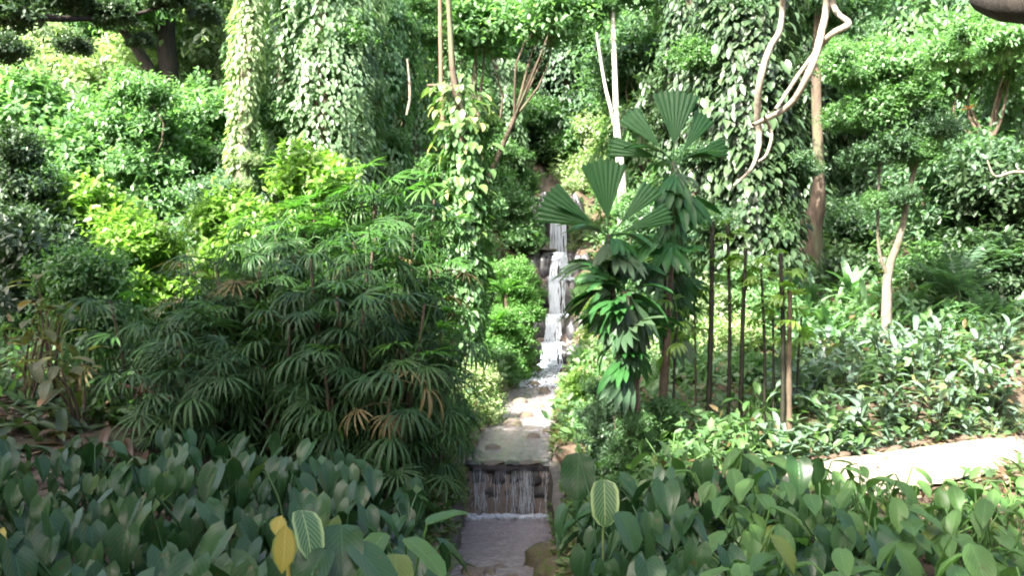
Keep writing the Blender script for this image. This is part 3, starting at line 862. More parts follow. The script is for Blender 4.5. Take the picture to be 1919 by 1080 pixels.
def right_bed():
    g = np.random.default_rng(202)
    rows = [4.8, 5.6, 6.4, 7.2, 7.95, 8.6]
    start = [0.62, 0.66, 0.70, 0.80, 0.85, 0.95]
    for ri, y in enumerate(rows):
        x = start[ri]; k = 0
        while (x / y) * F + 959.5 < 1990:
            yy = y + g.uniform(-.16, .16); xx = x + g.uniform(-.07, .07)
            z = hz(xx, yy)
            top = np.interp(xx, [.5, 1.2, 2.2, 4, 5.5], [2.15, 2.42, 2.55, 2.55, 2.6]) if y > 6 else np.interp(xx, [.5, 1.2, 3], [2.2, 2.5, 2.62])
            if xx / yy * F + 959.5 > 1540 and yy > 5.9:   # kept low, the path shows above them
                top = min(top, CAM_Z - (float(np.interp(xx / yy * F + 959.5, [1540, 1660, 1780, 1900], [858, 878, 892, 880])) - 540) / F * yy)
                if top - z < .42:
                    x += .5
                    continue
            sc = float(np.clip((top - z) / 0.80, 0.5, 1.3))
            heart = (xx < 1.35 and ri > 0) or (g.random() < .12 and xx < 2.4)
            if heart:
                t = thing('heart_leaf_plant', f'grey-green heart-leaf plant, place {ORD[k]} from the stream, {ROWN[ri]} of right bed', 'plant', (xx, yy, z), 0, 'heart-leaf plants in the right bed')
                rosette(t, HEART, int(g.integers(21, 26)), g, scale=(.65, 1.2), z=max(0, sc - 1) * .62, tilt=(-.25, .2), face=.7, xy=.16)
            else:
                t = thing('ovate_leaf_plant', f'fresh green ovate-leaf plant, place {ORD[k]} from the stream, {ROWN[ri]} of right bed', 'plant', (xx, yy, z), 0, 'ovate-leaf plants in the right bed')
                rosette(t, OVATE, int(g.integers(22, 28)), g, scale=(.65, 1.25), z=max(0, sc - 1) * .62, tilt=(-.25, .22), face=.55, xy=.16)
            s1 = min(sc, 1.0); t.scale = (s1, s1, s1)
            x += g.uniform(.44, .56); k += 1
right_bed()

# striped and yellowed big leaves that stand out in the beds
def single_plants():
    g = np.random.default_rng(9)
    def put(name, label, leaves):
        """leaves: (px, py of the blade's stalk end, d, mesh kind, material, length, width, pitch, azimuth, roll)"""
        c0 = P(*leaves[0][:3]); b = np.array([c0[0], c0[1] + .12, 0]); b[2] = hz(b[0], b[1])
        t = thing(name, label, 'plant', b)
        for px, py, d, kind, mat, L, W, pitch, az, roll in leaves:
            e = P(px, py, d) - b
            v, q, u = blade(kind, L, W, .22, .45, start=-pitch, wave=.008)
            c, s_ = math.cos(roll), math.sin(roll)
            v = np.stack([v[:, 0] * c - v[:, 2] * s_, v[:, 1], v[:, 0] * s_ + v[:, 2] * c], -1)
            v = rotz(v, az) + e
            st = tube(spline([(0, 0, -.05), (e[0] * .3, e[1] * .3, e[2] * .65), e], 8), [.010, .007], 5)
            V, Q, U = join([st, (v, q, u)])
            obj('leaf', mesh_np('leaf', V, Q, mats=[M[mat]], uv=U), t)
    pi = math.pi
    put('striped_leaf_plant', 'plant with pale-margined striped leaf beside a yellowing one, left bed', [(565, 958, 4.6, 'oblong', 'striped', .27, .17, .75, pi + .75, .15), (640, 985, 4.7, 'oblong', 'heart', .34, .22, .5, pi + .2, 0), (660, 1020, 4.6, 'oblong', 'heart', .36, .20, .4, pi + .9, 0), (610, 1030, 4.5, 'oblong', 'heart', .30, .2, .6, pi - .4, 0)])
    put('yellowed_leaf_plant', 'plant with a yellow drooping leaf among dark heart leaves', [(535, 985, 4.55, 'ovate', 'yellowed', .24, .13, 1.2, pi + .4, .1), (527, 968, 4.6, 'ovate', 'yellowed', .10, .09, 1.0, pi, .2)])
    put('striped_leaf_plant', 'plant with an upright pale-edged leaf right of the pool', [(1132, 900, 6.4, 'oblong', 'striped', .33, .20, 1.15, pi, 0), (1085, 850, 6.9, 'oblong', 'heart', .36, .26, 1.1, pi - .2, 0), (1160, 960, 6.3, 'oblong', 'heart', .3, .2, .8, pi + .6, 0)])
    put('yellowed_leaf_plant', 'small orange-yellow leaf at the very left edge of the bed', [(6, 990, 4.9, 'ovate', 'yellowed', .07, .06, 1.0, pi, 0)])
    put('big_leaf_plant', 'plant with broad light green leaves bottom centre left of the pool', [(760, 1010, 5.0, 'oblong', 'ovate', .34, .15, .3, pi + .9, 0), (800, 985, 5.1, 'oblong', 'ovate', .30, .14, -.3, pi + 2.2, 0), (720, 1000, 5.0, 'oblong', 'ovate', .32, .17, .5, pi - .5, 0), (740, 1040, 4.8, 'oblong', 'ovate', .34, .17, .4, pi + .2, 0)])
    # olive and orange broad-leaf shrub at the left edge
    ol = [petiole_leaf('oblong', .42, .17, .10, .55, -.5, M['olive'], fold=.2, curl=.9), petiole_leaf('oblong', .38, .16, .22, .40, .1, M['olive'], fold=.2, curl=.8)]
    for px, py, d, n, lab in ((50, 640, 10.2, 16, 'olive and orange broad-leaf shrub at the left edge of the shade'), (100, 575, 10.8, 14, 'orange-tinged broad-leaf shrub behind the olive one on the left'), (150, 690, 9.7, 12, 'dull olive broad-leaf shrub below the orange-tinged one')):
        c = P(px, py, d); z0 = hz(c[0], c[1])
        t = thing('broad_leaf_shrub', lab, 'shrub', (c[0], c[1], z0), 0, 'olive broad-leaf shrubs on the left')
        st = []
        for k in range(4):
            e = np.array([g.uniform(-.3, .3), g.uniform(-.25, .25), c[2] - z0 + g.uniform(-.3, .15)])
            st.append(tube(spline([(0, 0, -.1), e * .5 + g.normal(size=3) * .04, e], 6), [.02, .012], 5))
            for q in range(n // 4 + 1):
                u = 1 - .22 * q
                obj('leaf', ol[q % 2], t, tuple(e * u), (g.uniform(-.4, .1), g.uniform(-.2, .2), g.uniform(0, 6.28)), g.uniform(.55, .85))
        V, Q, _ = join(st)
        obj('stem', mesh_np('stem', V, Q, mats=[M['cane_brown']]), t)
single_plants()

# ------------------------------------------------------------------ lady palms
def frond_mesh(mat, n=8, L=.40, W=.045, pet=.38, rise=.9, droop=.9, spread=2.0, seed=0, name='frond'):
    g = np.random.default_rng(seed)
    stalk = spline([(0, 0, 0), (0, pet * .5, pet * .5 * math.tan(rise) * .9), (0, pet, pet * .75 * rise)], 5)
    end = stalk[-1]
    parts = [tube(stalk, [.008, .005], 4)]
    for k in range(n):
        a = (k / (n - 1) - .5) * 2 * spread * .5 * 2
        l = L * (1 - .25 * abs(a) / spread) * g.uniform(.85, 1.1)
        v, q, u = blade('strap', l, W * g.uniform(.8, 1.2), .35, droop * g.uniform(.8, 1.3), start=rise * .35 + g.uniform(-.15, .15))
        v = rotz(v, -a * .85)
        parts.append((v + end, q, u))
    V, Q, U = join(parts)
    return mesh_np(name, V, Q, mats=[mat], uv=U)
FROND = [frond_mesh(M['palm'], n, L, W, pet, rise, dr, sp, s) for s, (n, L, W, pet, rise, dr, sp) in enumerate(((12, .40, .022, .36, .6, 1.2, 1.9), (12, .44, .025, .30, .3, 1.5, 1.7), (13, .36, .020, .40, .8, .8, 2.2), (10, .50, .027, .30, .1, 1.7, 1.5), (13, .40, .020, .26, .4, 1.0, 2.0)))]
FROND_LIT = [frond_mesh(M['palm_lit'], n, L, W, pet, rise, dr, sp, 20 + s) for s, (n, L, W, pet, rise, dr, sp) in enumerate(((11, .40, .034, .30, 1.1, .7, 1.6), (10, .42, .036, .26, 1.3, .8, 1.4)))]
FROND_DEAD = [frond_mesh(M['dead_palm'], 6, .36, .04, .25, -.6, 1.2, 1.0, 40)]
STEM_FIBRE = M['cane_brown']

def lady_palms():
    g = np.random.default_rng(55)
    clumps = [  # px, d, top py, stems, lit share, label
        (440, 11.6, 480, 7, .12, 'lady palm clump at the left end of the palm thicket'),
        (560, 12.2, 375, 8, .4, 'tall lady palm clump behind the thicket with bright green top'),
        (700, 12.4, 360, 8, .8, 'tallest lady palm clump with vivid green crown of fronds'),
        (745, 11.8, 455, 7, .25, 'lady palm clump at the stream side of the thicket'),
        (640, 10.6, 480, 8, .06, 'dark lady palm clump in the middle of the thicket'),
        (520, 10.2, 590, 6, .04, 'low dark lady palm clump with withered fronds'),
        (700, 10.1, 520, 7, .30, 'lady palm clump in front with a fresh green tuft'),
        (400, 10.0, 620, 6, .04, 'low drooping lady palm clump beside the brown undergrowth'),
        (650, 9.5, 690, 5, .03, 'short lady palm clump above the heart-leaf bed'),
        (600, 11.4, 430, 7, .3, 'lady palm clump filling the middle of the thicket top'),
        (480, 11.2, 520, 6, .08, 'dark lady palm clump behind the low drooping one'),
        (775, 11.0, 590, 5, .08, 'lady palm clump leaning over the stream bank'),
        (690, 11.2, 470, 7, .15, 'lady palm clump just behind the fresh green tuft'),
        (640, 12.6, 365, 8, .7, 'lady palm clump at the back of the thicket, bright topped'),
        (745, 12.3, 375, 7, .6, 'vivid lady palm clump at the back, towards the golden climber'),
        (500, 12.0, 450, 7, .12, 'dark lady palm clump at the back left of the thicket'),
        (300, 11.0, 560, 5, .15, 'feathery lady palm clump below the lime shrub')]
    for ci, (px, d, pt, ns, lit, lab) in enumerate(clumps):
        x = (px - 959.5) / F * d; z0 = hz(x, d)
        t = thing('lady_palm', lab, 'palm', (x, d, z0), 0, 'lady palms in the thicket left of the stream')
        ztop = CAM_Z - (pt - 540) / F * d - z0
        for s in range(ns):
            bx, by = g.uniform(-.38, .38), g.uniform(-.3, .3)
            h = max(.5, ztop * g.uniform(.62, 1.04) - .05)
            tip = np.array([bx * 1.7, by * 1.5, h])
            pts = spline([(bx, by, -.1), (bx * 1.25, by * 1.2, h * .5), tip], 7)
            V, Q = tube(pts, [.024, .018], 6, .1, s)
            obj('stem', mesh_np('stem', V, Q, mats=[STEM_FIBRE]), t)
            nf = int(g.integers(17, 22))
            for k in range(nf):
                u = max(.1, 1 - .80 * (k / nf) ** 1.6 * g.uniform(.8, 1.2))
                p = pts[int(round(u * 6))]
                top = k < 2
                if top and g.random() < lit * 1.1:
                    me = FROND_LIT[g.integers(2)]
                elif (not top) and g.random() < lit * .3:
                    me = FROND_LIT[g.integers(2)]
                elif ci in (4, 5, 7) and k > nf - 3 and g.random() < .35:
                    me = FROND_DEAD[0]
                else:
                    me = FROND[g.integers(5)]
                obj('frond', me, t, tuple(p), (g.uniform(-.6, .3) - .3 * (k / nf), g.uniform(-.35, .35), k * 2.4 + g.uniform(-.5, .5) + s), g.uniform(.85, 1.2))
lady_palms()

# ------------------------------------------------------------------ fan palms right of the stream
def wedge_mesh(mat, L=.75, spread=.95, n=7, pleat=.03, pet=.30, curl=.15, notch=.10, name='leaf'):
    """pleated wedge of fused blades with a toothed end, on a stalk along +y"""
    parts = [tube(spline([(0, -pet, -.02), (0, -pet * .5, 0), (0, .02, 0)], 4), [.012, .010], 5)]
    m = 2 * n + 1
    rad = np.array([.02, .25, .5, .75, .92, 1.0])
    V, U = [], []
    for ri, r in enumerate(rad):
        for k in range(m):
            a = (k / (m - 1) - .5) * spread
            rr = r * L
            if ri == len(rad) - 1:
                rr = L * (1.0 if k % 2 else 1 - notch) * (1 - .10 * abs(a))
            zz = (pleat * r if k % 2 else -pleat * r) - curl * L * r * r - .06 * L * (a / spread) ** 2 * r
            V.append((math.sin(a) * rr, math.cos(a) * rr, zz)); U.append((.25 + .5 * (k % 2), r))
    i = np.arange(len(rad) - 1)[:, None] * m; j = np.arange(m - 1)[None, :]
    Q = np.stack([i + j, i + j + 1, i + m + j + 1, i + m + j], -1).reshape(-1, 4)
    parts.append((np.array(V), Q, np.array(U)))
    V, Q, U = join(parts)
    V = V + np.array([0, pet, 0])
    return mesh_np(name, V, Q, mats=[mat], uv=U, smooth=False)

def finger_mesh(mat, n=6, L=.62, W=.085, spread=1.1, pet=.28, droop=.8, seed=0, name='leaf'):
    g = np.random.default_rng(seed)
    parts = [tube(spline([(0, 0, 0), (0, pet * .5, .02), (0, pet, 0)], 4), [.012, .009], 5)]
    for k in range(n):
        a = (k / (n - 1) - .5) * spread
        v, q, u = blade('strap', L * g.uniform(.85, 1.08), W, .3, droop * g.uniform(.8, 1.2), start=.05)
        v = rotz(v, -a); parts.append((v + np.array([0, pet, 0]), q, u))
    V, Q, U = join(parts)
    return mesh_np(name, V, Q, mats=[mat], uv=U)

def fan_palms():
    g = np.random.default_rng(66)
    W_big = wedge_mesh(M['fan'], .82, .80, 8, .006, .20, .05, notch=.05)
    W_wide = wedge_mesh(M['fan'], .80, .85, 8, .006, .22, .10, notch=.07)
    W_nar = wedge_mesh(M['fan'], .74, .48, 5, .006, .24, .18, notch=.06)
    F_new = finger_mesh(M['fan'], 4, .66, .13, .75, .16, .9, 1)
    F_old = finger_mesh(M['fan_old'], 5, .66, .105, .75, .2, .5, 2)
    F_old2 = finger_mesh(M['fan'], 4, .58, .10, .6, .18, .6, 3)
    R = math.radians
    def palm(label, base, head, crown, rad=.045, mat='cane_brown'):
        b = np.array([base[0], base[1], hz(*base)])
        t = thing('fan_palm', label, 'palm', b, 0, 'fan palms beside the cascade')
        h = np.array(head) - b
        V, Q = tube(spline([(0, 0, -.15), h * .5 + np.array([.04, 0, 0]), h], 14), [rad * 1.25, rad, rad * .8], 9, .14, 3)
        obj('trunk', mesh_np('trunk', V, Q, mats=[M[mat]]), t)
        for q in range(20):   # older leaves hanging along the trunk
            a = 150 + 60 * g.random() if q % 2 else 360 * g.random()
            obj('leaf', (F_new, F_old, F_old2)[q % 3], t, tuple(h * (1 - .018 * q - .04 * g.random())), (R(g.uniform(-75, 35)), R(g.uniform(-30, 30)), R(a)), g.uniform(.6, 1.1))
        for me, el, roll, az, s in crown:
            obj('leaf', me, t, tuple(h + np.array([0, 0, g.uniform(-.05, .03)])), (R(el), R(roll), R(az)), s)
        return t
    h1 = P(1140, 440, 11.5)
    palm('fan palm with one broad upright toothed leaf beside the cascade', (1.38, 11.6), h1, [
        (W_big, 84, -2, 6, 1.0), (W_wide, 78, -62, 10, .95), (W_nar, 80, 40, -12, .95), (W_nar, 75, 66, -20, .9), (F_new, 30, 0, 120, .9), (W_nar, 40, 0, 80, .8),
        (F_old, -35, 0, 170, .8), (F_old, -50, 0, 215, .85), (F_new, 10, 0, -70, .9), (F_new, 25, 0, 60, .85), (F_new, -10, 0, 200, .8), (F_old2, -60, 0, 140, .8), (F_new, 5, 0, -120, .85)])
    h2 = P(1262, 305, 12.2)
    palm('tallest fan palm with wide open fan against the leafy climber', (1.95, 12.0), h2, [
        (W_wide, 82, 4, 0, 1.05), (W_nar, 76, -38, 0, 1.05), (W_nar, 78, 34, 0, 1.0), (W_nar, 74, -72, 5, .95), (W_nar, 70, 70, -10, .9), (F_new, 35, 0, 90, .9), (F_new, 30, 0, -80, .95), (F_new, 20, 0, 10, .9),
        (F_old, -55, 0, 180, 1.0), (F_old, -70, 0, 225, 1.05), (F_old2, -72, 0, 140, 1.1), (F_old, -60, 0, 265, .9), (F_old2, -78, 0, 190, 1.25), (F_old2, -65, 0, 100, .95)], .04)
    h3 = P(1172, 545, 11.0)
    palm('lower fan palm with grey-green leaves drooping over its trunk', (1.50, 11.1), h3, [
        (F_new, 50, 10, 20, .85), (F_new, 45, -30, 70, .85), (W_nar, 60, 0, -50, .8), (F_new, 20, 0, 110, .8), (F_new, 15, 0, 250, .8),
        (F_old, -52, 0, 175, .95), (F_old, -60, 0, 150, .95), (F_old, -66, 0, 205, 1.0), (F_old2, -70, 0, 185, 1.15), (F_old2, -45, 0, 120, .9), (F_old, -50, 0, 235, .9), (F_new, -15, 0, 100, .85), (F_new, -20, 0, 260, .85)], .075, 'bark')
    h4 = P(1250, 470, 12.8)
    palm('thin fan palm half hidden behind the drooping leaves', (2.05, 12.9), h4, [
        (F_new, 50, 0, 30, .8), (F_new, 40, 0, -60, .8), (F_new, 20, 0, 120, .8), (F_old, -50, 0, 180, .85), (F_old2, -60, 0, 220, .9), (W_nar, 65, 30, 0, .8)], .03)
fan_palms()

# ------------------------------------------------------------------ slender dark canes
def canes():
    g = np.random.default_rng(77)
    UP = 55
    lf = [frond_mesh(M['cane_leaf'], 7, .30, .05, .16, .7, 1.0, 1.3, 60), frond_mesh(M['cane_leaf'], 6, .34, .045, .14, .3, 1.3, 1.1, 61)]
    spec = [(1241, 545, 800, 12.2, .016, 'thin dark cane nearest the fan palms'), (1262, 640, 830, 12.0, .014, 'short thin cane just right of the fan palm trunk'),
            (1326, 470, 812, 12.6, .030, 'thickest dark cane, straight, left of the paired canes'), (1364, 478, 830, 12.5, .020, 'dark cane slightly leaning, left of a pair'),
            (1388, 520, 845, 12.4, .024, 'dark cane right of the leaning one'), (1432, 560, 860, 12.2, .016, 'thin cane standing alone between two cane groups'),
            (1466, 530, 855, 11.9, .026, 'dark cane at the front of the right-hand cane group'), (1480, 600, 858, 11.8, .028, 'dark brown cane touching its front neighbour at the right'),
            (1303, 620, 815, 12.9, .013, 'slim green-brown cane behind the thickest cane'), (1450, 640, 862, 12.3, .014, 'slim cane tucked behind the right-hand cane group'),
            (1493, 650, 850, 12.6, .014, 'rightmost slim cane beside the border bed')]
    for px, pt, pb, d, r, lab in spec:
        b = P(px, pb, d); z0 = hz(b[0], b[1]); top = P(px + g.uniform(-10, 10), pt - UP, d)
        t = thing('cane_palm', lab, 'cane', (b[0], b[1], z0), 0, 'slender canes between fan palms and border bed')
        h = top - np.array([b[0], b[1], z0])
        pts = spline([(0, 0, -.1), h * .5 + np.array([g.uniform(-.03, .03), 0, 0]), h], 16)
        rr = np.where(np.arange(16) % 3 == 0, r * 1.22, r) * np.linspace(1.1, .8, 16)
        V, Q = tube(pts, rr * 1.25, 7)
        obj('stem', mesh_np('stem', V, Q, mats=[M['cane_brown'] if 'brown' in lab else M['cane']]), t)
        for k in range(8):
            obj('frond', lf[k % 2], t, tuple(h * (1 - .045 * k)), (g.uniform(-.5, .9), g.uniform(-.3, .3), k * 1.9 + g.uniform(-.4, .4)), g.uniform(.6, 1.0))
canes()

# ------------------------------------------------------------------ border beds right of the stream
def strap_set(mat, specs):
    out = []
    for L, W, start, curl in specs:
        v, q, u = blade('strap', L, W, .35, curl, start=start)
        out.append(mesh_np('leaf', v, q, mats=[mat], uv=u))
    return out
LILY = strap_set(M['strap_bright'], ((.62, .10, 1.25, 1.2), (.70, .11, 1.0, 1.3), (.58, .12, .8, 1.2), (.66, .10, 1.4, 1.0), (.50, .11, .5, 1.0)))
BORD = strap_set(M['strap_grey'], ((.30, .085, 1.0, 1.0), (.33, .09, .7, 1.1), (.28, .09, .4, .9), (.32, .08, 1.3, 1.2)))
BROWNISH = strap_set(M['strap_dark'], ((.36, .075, .9, 1.2), (.40, .08, .5, 1.1), (.30, .075, .2, .8)))

def path_dist(x, y):
    return float(np.min(np.hypot(PATH[:, 0] - x, PATH[:, 1] - y)))

def borders():
    g = np.random.default_rng(88)
    # lily bed behind the border planting
    rows = [(16.4, 1500, 1905), (17.3, 1490, 1890), (18.2, 1480, 1870), (19.2, 1470, 1850)]
    for ri, (y, p0, p1) in enumerate(rows):
        x = (p0 - 959.5) / F * y; k = 0
        while (x / y) * F + 959.5 < p1:
            xx, yy = x + g.uniform(-.1, .1), y + g.uniform(-.3, .3)
            if path_dist(xx, yy) > 1.0:
                t = thing('lily_plant', f'bright green strap-leaf lily, {ORD[k]} from the canes, {ROWN[ri]} of sunlit lily bed', 'lily', (xx, yy, hz(xx, yy)), 0, 'strap-leaf lilies behind the border')
                s = g.uniform(1.05, 1.55); t.scale = (s, s, s)
                rosette(t, LILY, int(g.integers(9, 13)), g, scale=(.75, 1.15), tilt=(-.2, .25), xy=.06)
                k += 1
            x += g.uniform(.46, .62)
    # grey-green border plants between the lilies and the path
    rows = [(12.2, 1480, 1700), (12.9, 1470, 1840), (13.5, 1475, 1900), (14.1, 1480, 1905), (14.8, 1485, 1905), (15.5, 1490, 1905)]
    for ri, (y, p0, p1) in enumerate(rows):
        x = (p0 - 959.5) / F * y; k = 0
        while (x / y) * F + 959.5 < p1:
            xx, yy = x + g.uniform(-.07, .07), y + g.uniform(-.2, .2)
            if path_dist(xx, yy) > .98:
                z = hz(xx, yy)
                t = thing('border_plant', f'grey-green bushy border plant, {ORD[k]} from the canes, {ROWN[ri]} of bed above the path', 'plant', (xx, yy, z), 0, 'grey-green border plants above the path')
                n = int(g.integers(17, 22)); hh = g.uniform(.45, .80)
                s = []
                for q in range(5):
                    e = np.array([g.uniform(-.2, .2), g.uniform(-.2, .2), hh * g.uniform(.75, 1.1)])
                    s.append(tube(spline([(0, 0, -.05), e * .5, e], 4), [.010, .006], 4))
                    for m in range(n // 5 + 1):
                        obj('leaf', BORD[g.integers(4)], t, tuple(e * (1 - .24 * m)), (g.uniform(-.3, .2), g.uniform(-.25, .25), m * 2.4 + q + g.uniform(-.4, .4)), g.uniform(.8, 1.3))
                V, Q, _ = join(s)
                obj('stem', mesh_np('stem', V, Q, mats=[M['cane']]), t)
                k += 1
            x += g.uniform(.40, .52)
    # a last line of the same plants leaning over the path edge
    dd = norm(np.gradient(PATH, axis=0)); nr = np.stack([-dd[:, 1], dd[:, 0]], -1)
    k = 0
    for off in (1.0, 1.28):
        for i in range(10 if off < 1.1 else 8, 46, 3):
            q = PATH[i] + nr[i] * (off + g.uniform(-.05, .08))
            t = thing('edge_plant', f'low grey-green plant, {ORD[k % 13]} along the {"very edge" if off < 1.1 else "second line"} of the far side of the path', 'plant', (q[0], q[1], hz(q[0], q[1])), 0, 'low plants along the far path edge')
            s1 = g.uniform(.75, 1.15); t.scale = (s1, s1, s1)
            rosette(t, BORD, 13, g, scale=(.75, 1.2), tilt=(-.3, .3), xy=.12)
            rosette(t, BORD, 7, g, scale=(.7, 1.1), tilt=(-.3, .3), xy=.10, z=.18)
            k += 1
        k = 0
    # brown-tinged undergrowth plants on the left, between palms and heart-leaf bed
    rows = [(8.75, -40, 560), (9.3, -30, 640), (10.1, 0, 600), (10.9, -10, 420), (9.0, 640, 790)]
    nm = ['front row', 'second row', 'third row', 'rear row', 'row below the palms']
    for ri, (y, p0, p1) in enumerate(rows):
        x = (p1 - 959.5) / F * y; k = 0
        while (x / y) * F + 959.5 > p0:
            xx, yy = x + g.uniform(-.1, .1), y + g.uniform(-.25, .25)
            t = thing('undergrowth_plant', f'brown-tinged strap-leaf plant, {ORD[k]} from the stream, {nm[ri]} of brown undergrowth', 'plant', (xx, yy, hz(xx, yy)), 0, 'brown-tinged plants under the palms')
            s = g.uniform(1.0, 1.5); t.scale = (s, s, s)
            rosette(t, BROWNISH, int(g.integers(10, 14)), g, scale=(.7, 1.2), tilt=(-.4, .35), xy=.14)
            x -= g.uniform(.30, .42); k += 1
    # dark strap plants by the near edge of the path and under the fan palms
    k = 0
    for px, d, s in ((1860, 9.7, 1.0), (1905, 10.2, 1.1), (1940, 10.5, 1.1), (1885, 9.4, 1.0), (1930, 9.8, 1.2)):
        x = (px - 959.5) / F * d
        t = thing('dry_plant', f'dry brown-green plant, {ORD[k]} along the near edge of the pale path', 'plant', (x, d, hz(x, d)), 0, 'dry plants at the near path edge')
        t.scale = (s, s, s); k += 1
        rosette(t, BROWNISH, 12, g, scale=(.6, 1.0), tilt=(-.3, .3), xy=.12)
    k = 0
    for px, d, s in ((1085, 10.6, .7), (1105, 11.4, .8), (1130, 10.4, 1.0), (1150, 11.6, 1.0), (1200, 10.2, 1.1), (1230, 11.0, 1.0), (1260, 10.5, 1.1), (1300, 11.3, 1.1), (1330, 10.8, 1.1), (1370, 11.5, 1.0), (1400, 11.1, 1.0), (1440, 11.6, .95), (1280, 12.2, 1.0), (1350, 12.1, 1.1), (1420, 12.3, 1.0), (1190, 12.4, 1.0), (1120, 12.3, .9)):
        x = (px - 959.5) / F * d
        t = thing('strap_leaf_plant', f'green strap-leaf plant at the foot of palms and canes, {ORD[k]} by distance from stream', 'plant', (x, d, hz(x, d)), 0, 'strap-leaf plants under fan palms and canes')
        t.scale = (s, s, s); k += 1
        rosette(t, [LILY, BORD, BROWNISH, OVATE][k % 4], 11, g, scale=(.6, 1.0), tilt=(-.3, .3), xy=.12)
    # red-leaved plants
    rd = strap_set(M['red'], ((.34, .07, 1.0, 1.2), (.30, .06, .6, .9)))
    for px, py, d, lab in ((265, 740, 9.6, 'red-leaved plant in the brown undergrowth below the palms'), (1812, 205, 17.5, 'red-tinted rosette perched in the trees at upper right')):
        c = P(px, py, d)
        up = py < 400
        t = thing('red_leaf_plant', lab, 'plant', (c[0], c[1], c[2] if up else hz(c[0], c[1])))
        if not up:
            V, Q = tube([(0, 0, -.05), (0.01, 0, .2), (0, 0, c[2] - hz(c[0], c[1]))], [.012, .008], 5)
            obj('stem', mesh_np('stem', V, Q, mats=[M['cane_brown']]), t)
        rosette(t, rd, 11, g, scale=(.4, .6) if up else (.7, 1.0), tilt=(-.3, .3), z=0 if up else c[2] - hz(c[0], c[1]))
    # edging stones along the far side of the path
    d = norm(np.gradient(PATH, axis=0)); nr = np.stack([-d[:, 1], d[:, 0]], -1)
    k = 0
    e = thing('path_edging', 'row of low brown edging stones along the far side of path', 'edging', (PATH[25][0], PATH[25][1], PATH_Z[25]))
    for i in range(14, 56):
        if i % 1 == 0:
            q = PATH[i] + nr[i] * (PATH_W + .10 + g.uniform(-.05, .09))
            w = .13
            obj('stone', ROCKE[i % 3], e, (q[0] - PATH[25][0], q[1] - PATH[25][1], PATH_Z[i] + .01 - PATH_Z[25]), (g.uniform(-.1, .1), g.uniform(-.1, .1), math.atan2(d[i][1], d[i][0]) + g.uniform(-.2, .2)), (w * g.uniform(.5, 1.2), .07 * g.uniform(.6, 1.3), .05 * g.uniform(.5, 1.5)))
ROCKE = [rock_mesh('edging_stone', M['kerb'], 50 + i, .8, 2) for i in range(3)]
borders()

# ------------------------------------------------------------------ background crowns
CR = {}
def crown(kind, k):
    key = (kind, k)
    if key not in CR:
        sd = sum(map(ord, kind)) + 31 * k
        big = {'dark': (.17, .10), 'lime': (.20, .13), 'pale': (.14, .085), 'bright': (.15, .09), 'cream': (.10, .07), 'cool': (.15, .075)}.get(kind, (.14, .085))
        CR[key] = crown_mesh('crown', M[kind], sd, (1.2, 1.2, 1.05), 16, 24, 15, big[0], big[1], droop=.4, spread=.30, lobe_r=.40)
    return CR[key]

def tree(name, label, px, py, d, r, kind, k=0, cat='tree', bark='bark', rz=None, zs=1.0, r0=None, base=None, group=None):
    c = P(px, py, d)
    b = np.array([c[0], c[1], 0.0]) if base is None else np.array([base[0], base[1], 0.0])
    b[2] = hz(b[0], b[1])
    b[2] = min(b[2], c[2] - .15)
    t = thing(name, label, cat, b, 0, group)
    me, lc = crown(kind, k % 3)
    rz = (px * 0.37 + d) % 6.28 if rz is None else rz
    obj('crown', me, t, tuple(c - b), (0, 0, rz), (r / 1.25, r / 1.25, r / 1.25 * zs))
    if cat == 'shrub':
        zc, q = c[2] - .95 * r, 1
        while zc + .75 * r > b[2] and q < 6:
            me2, _ = crown(kind, (k + q) % 3)
            obj('lower_foliage', me2, t, (c[0] - b[0] + .25 * r * math.sin(px + q), c[1] - b[1] + .2 * r * math.cos(px * 2 + q), zc - b[2]), (0, 0, rz + 1.7 * q), r / 1.25 * (1 + .08 * q))
            zc -= .85 * r; q += 1
    ca, sa = math.cos(rz), math.sin(rz)
    tg = [(c - b) + np.array([(l[0] * ca - l[1] * sa) * r / 1.25, (l[0] * sa + l[1] * ca) * r / 1.25, l[2] * zs * r / 1.25]) * .8 for l in lc[:6]]
    obj('trunk', trunk_mesh('trunk', M[bark], None, tg, r0 or max(.025, .05 * r), int(px + d), mid=.6 if cat == 'tree' else .25, r_end=.010), t)
    return t

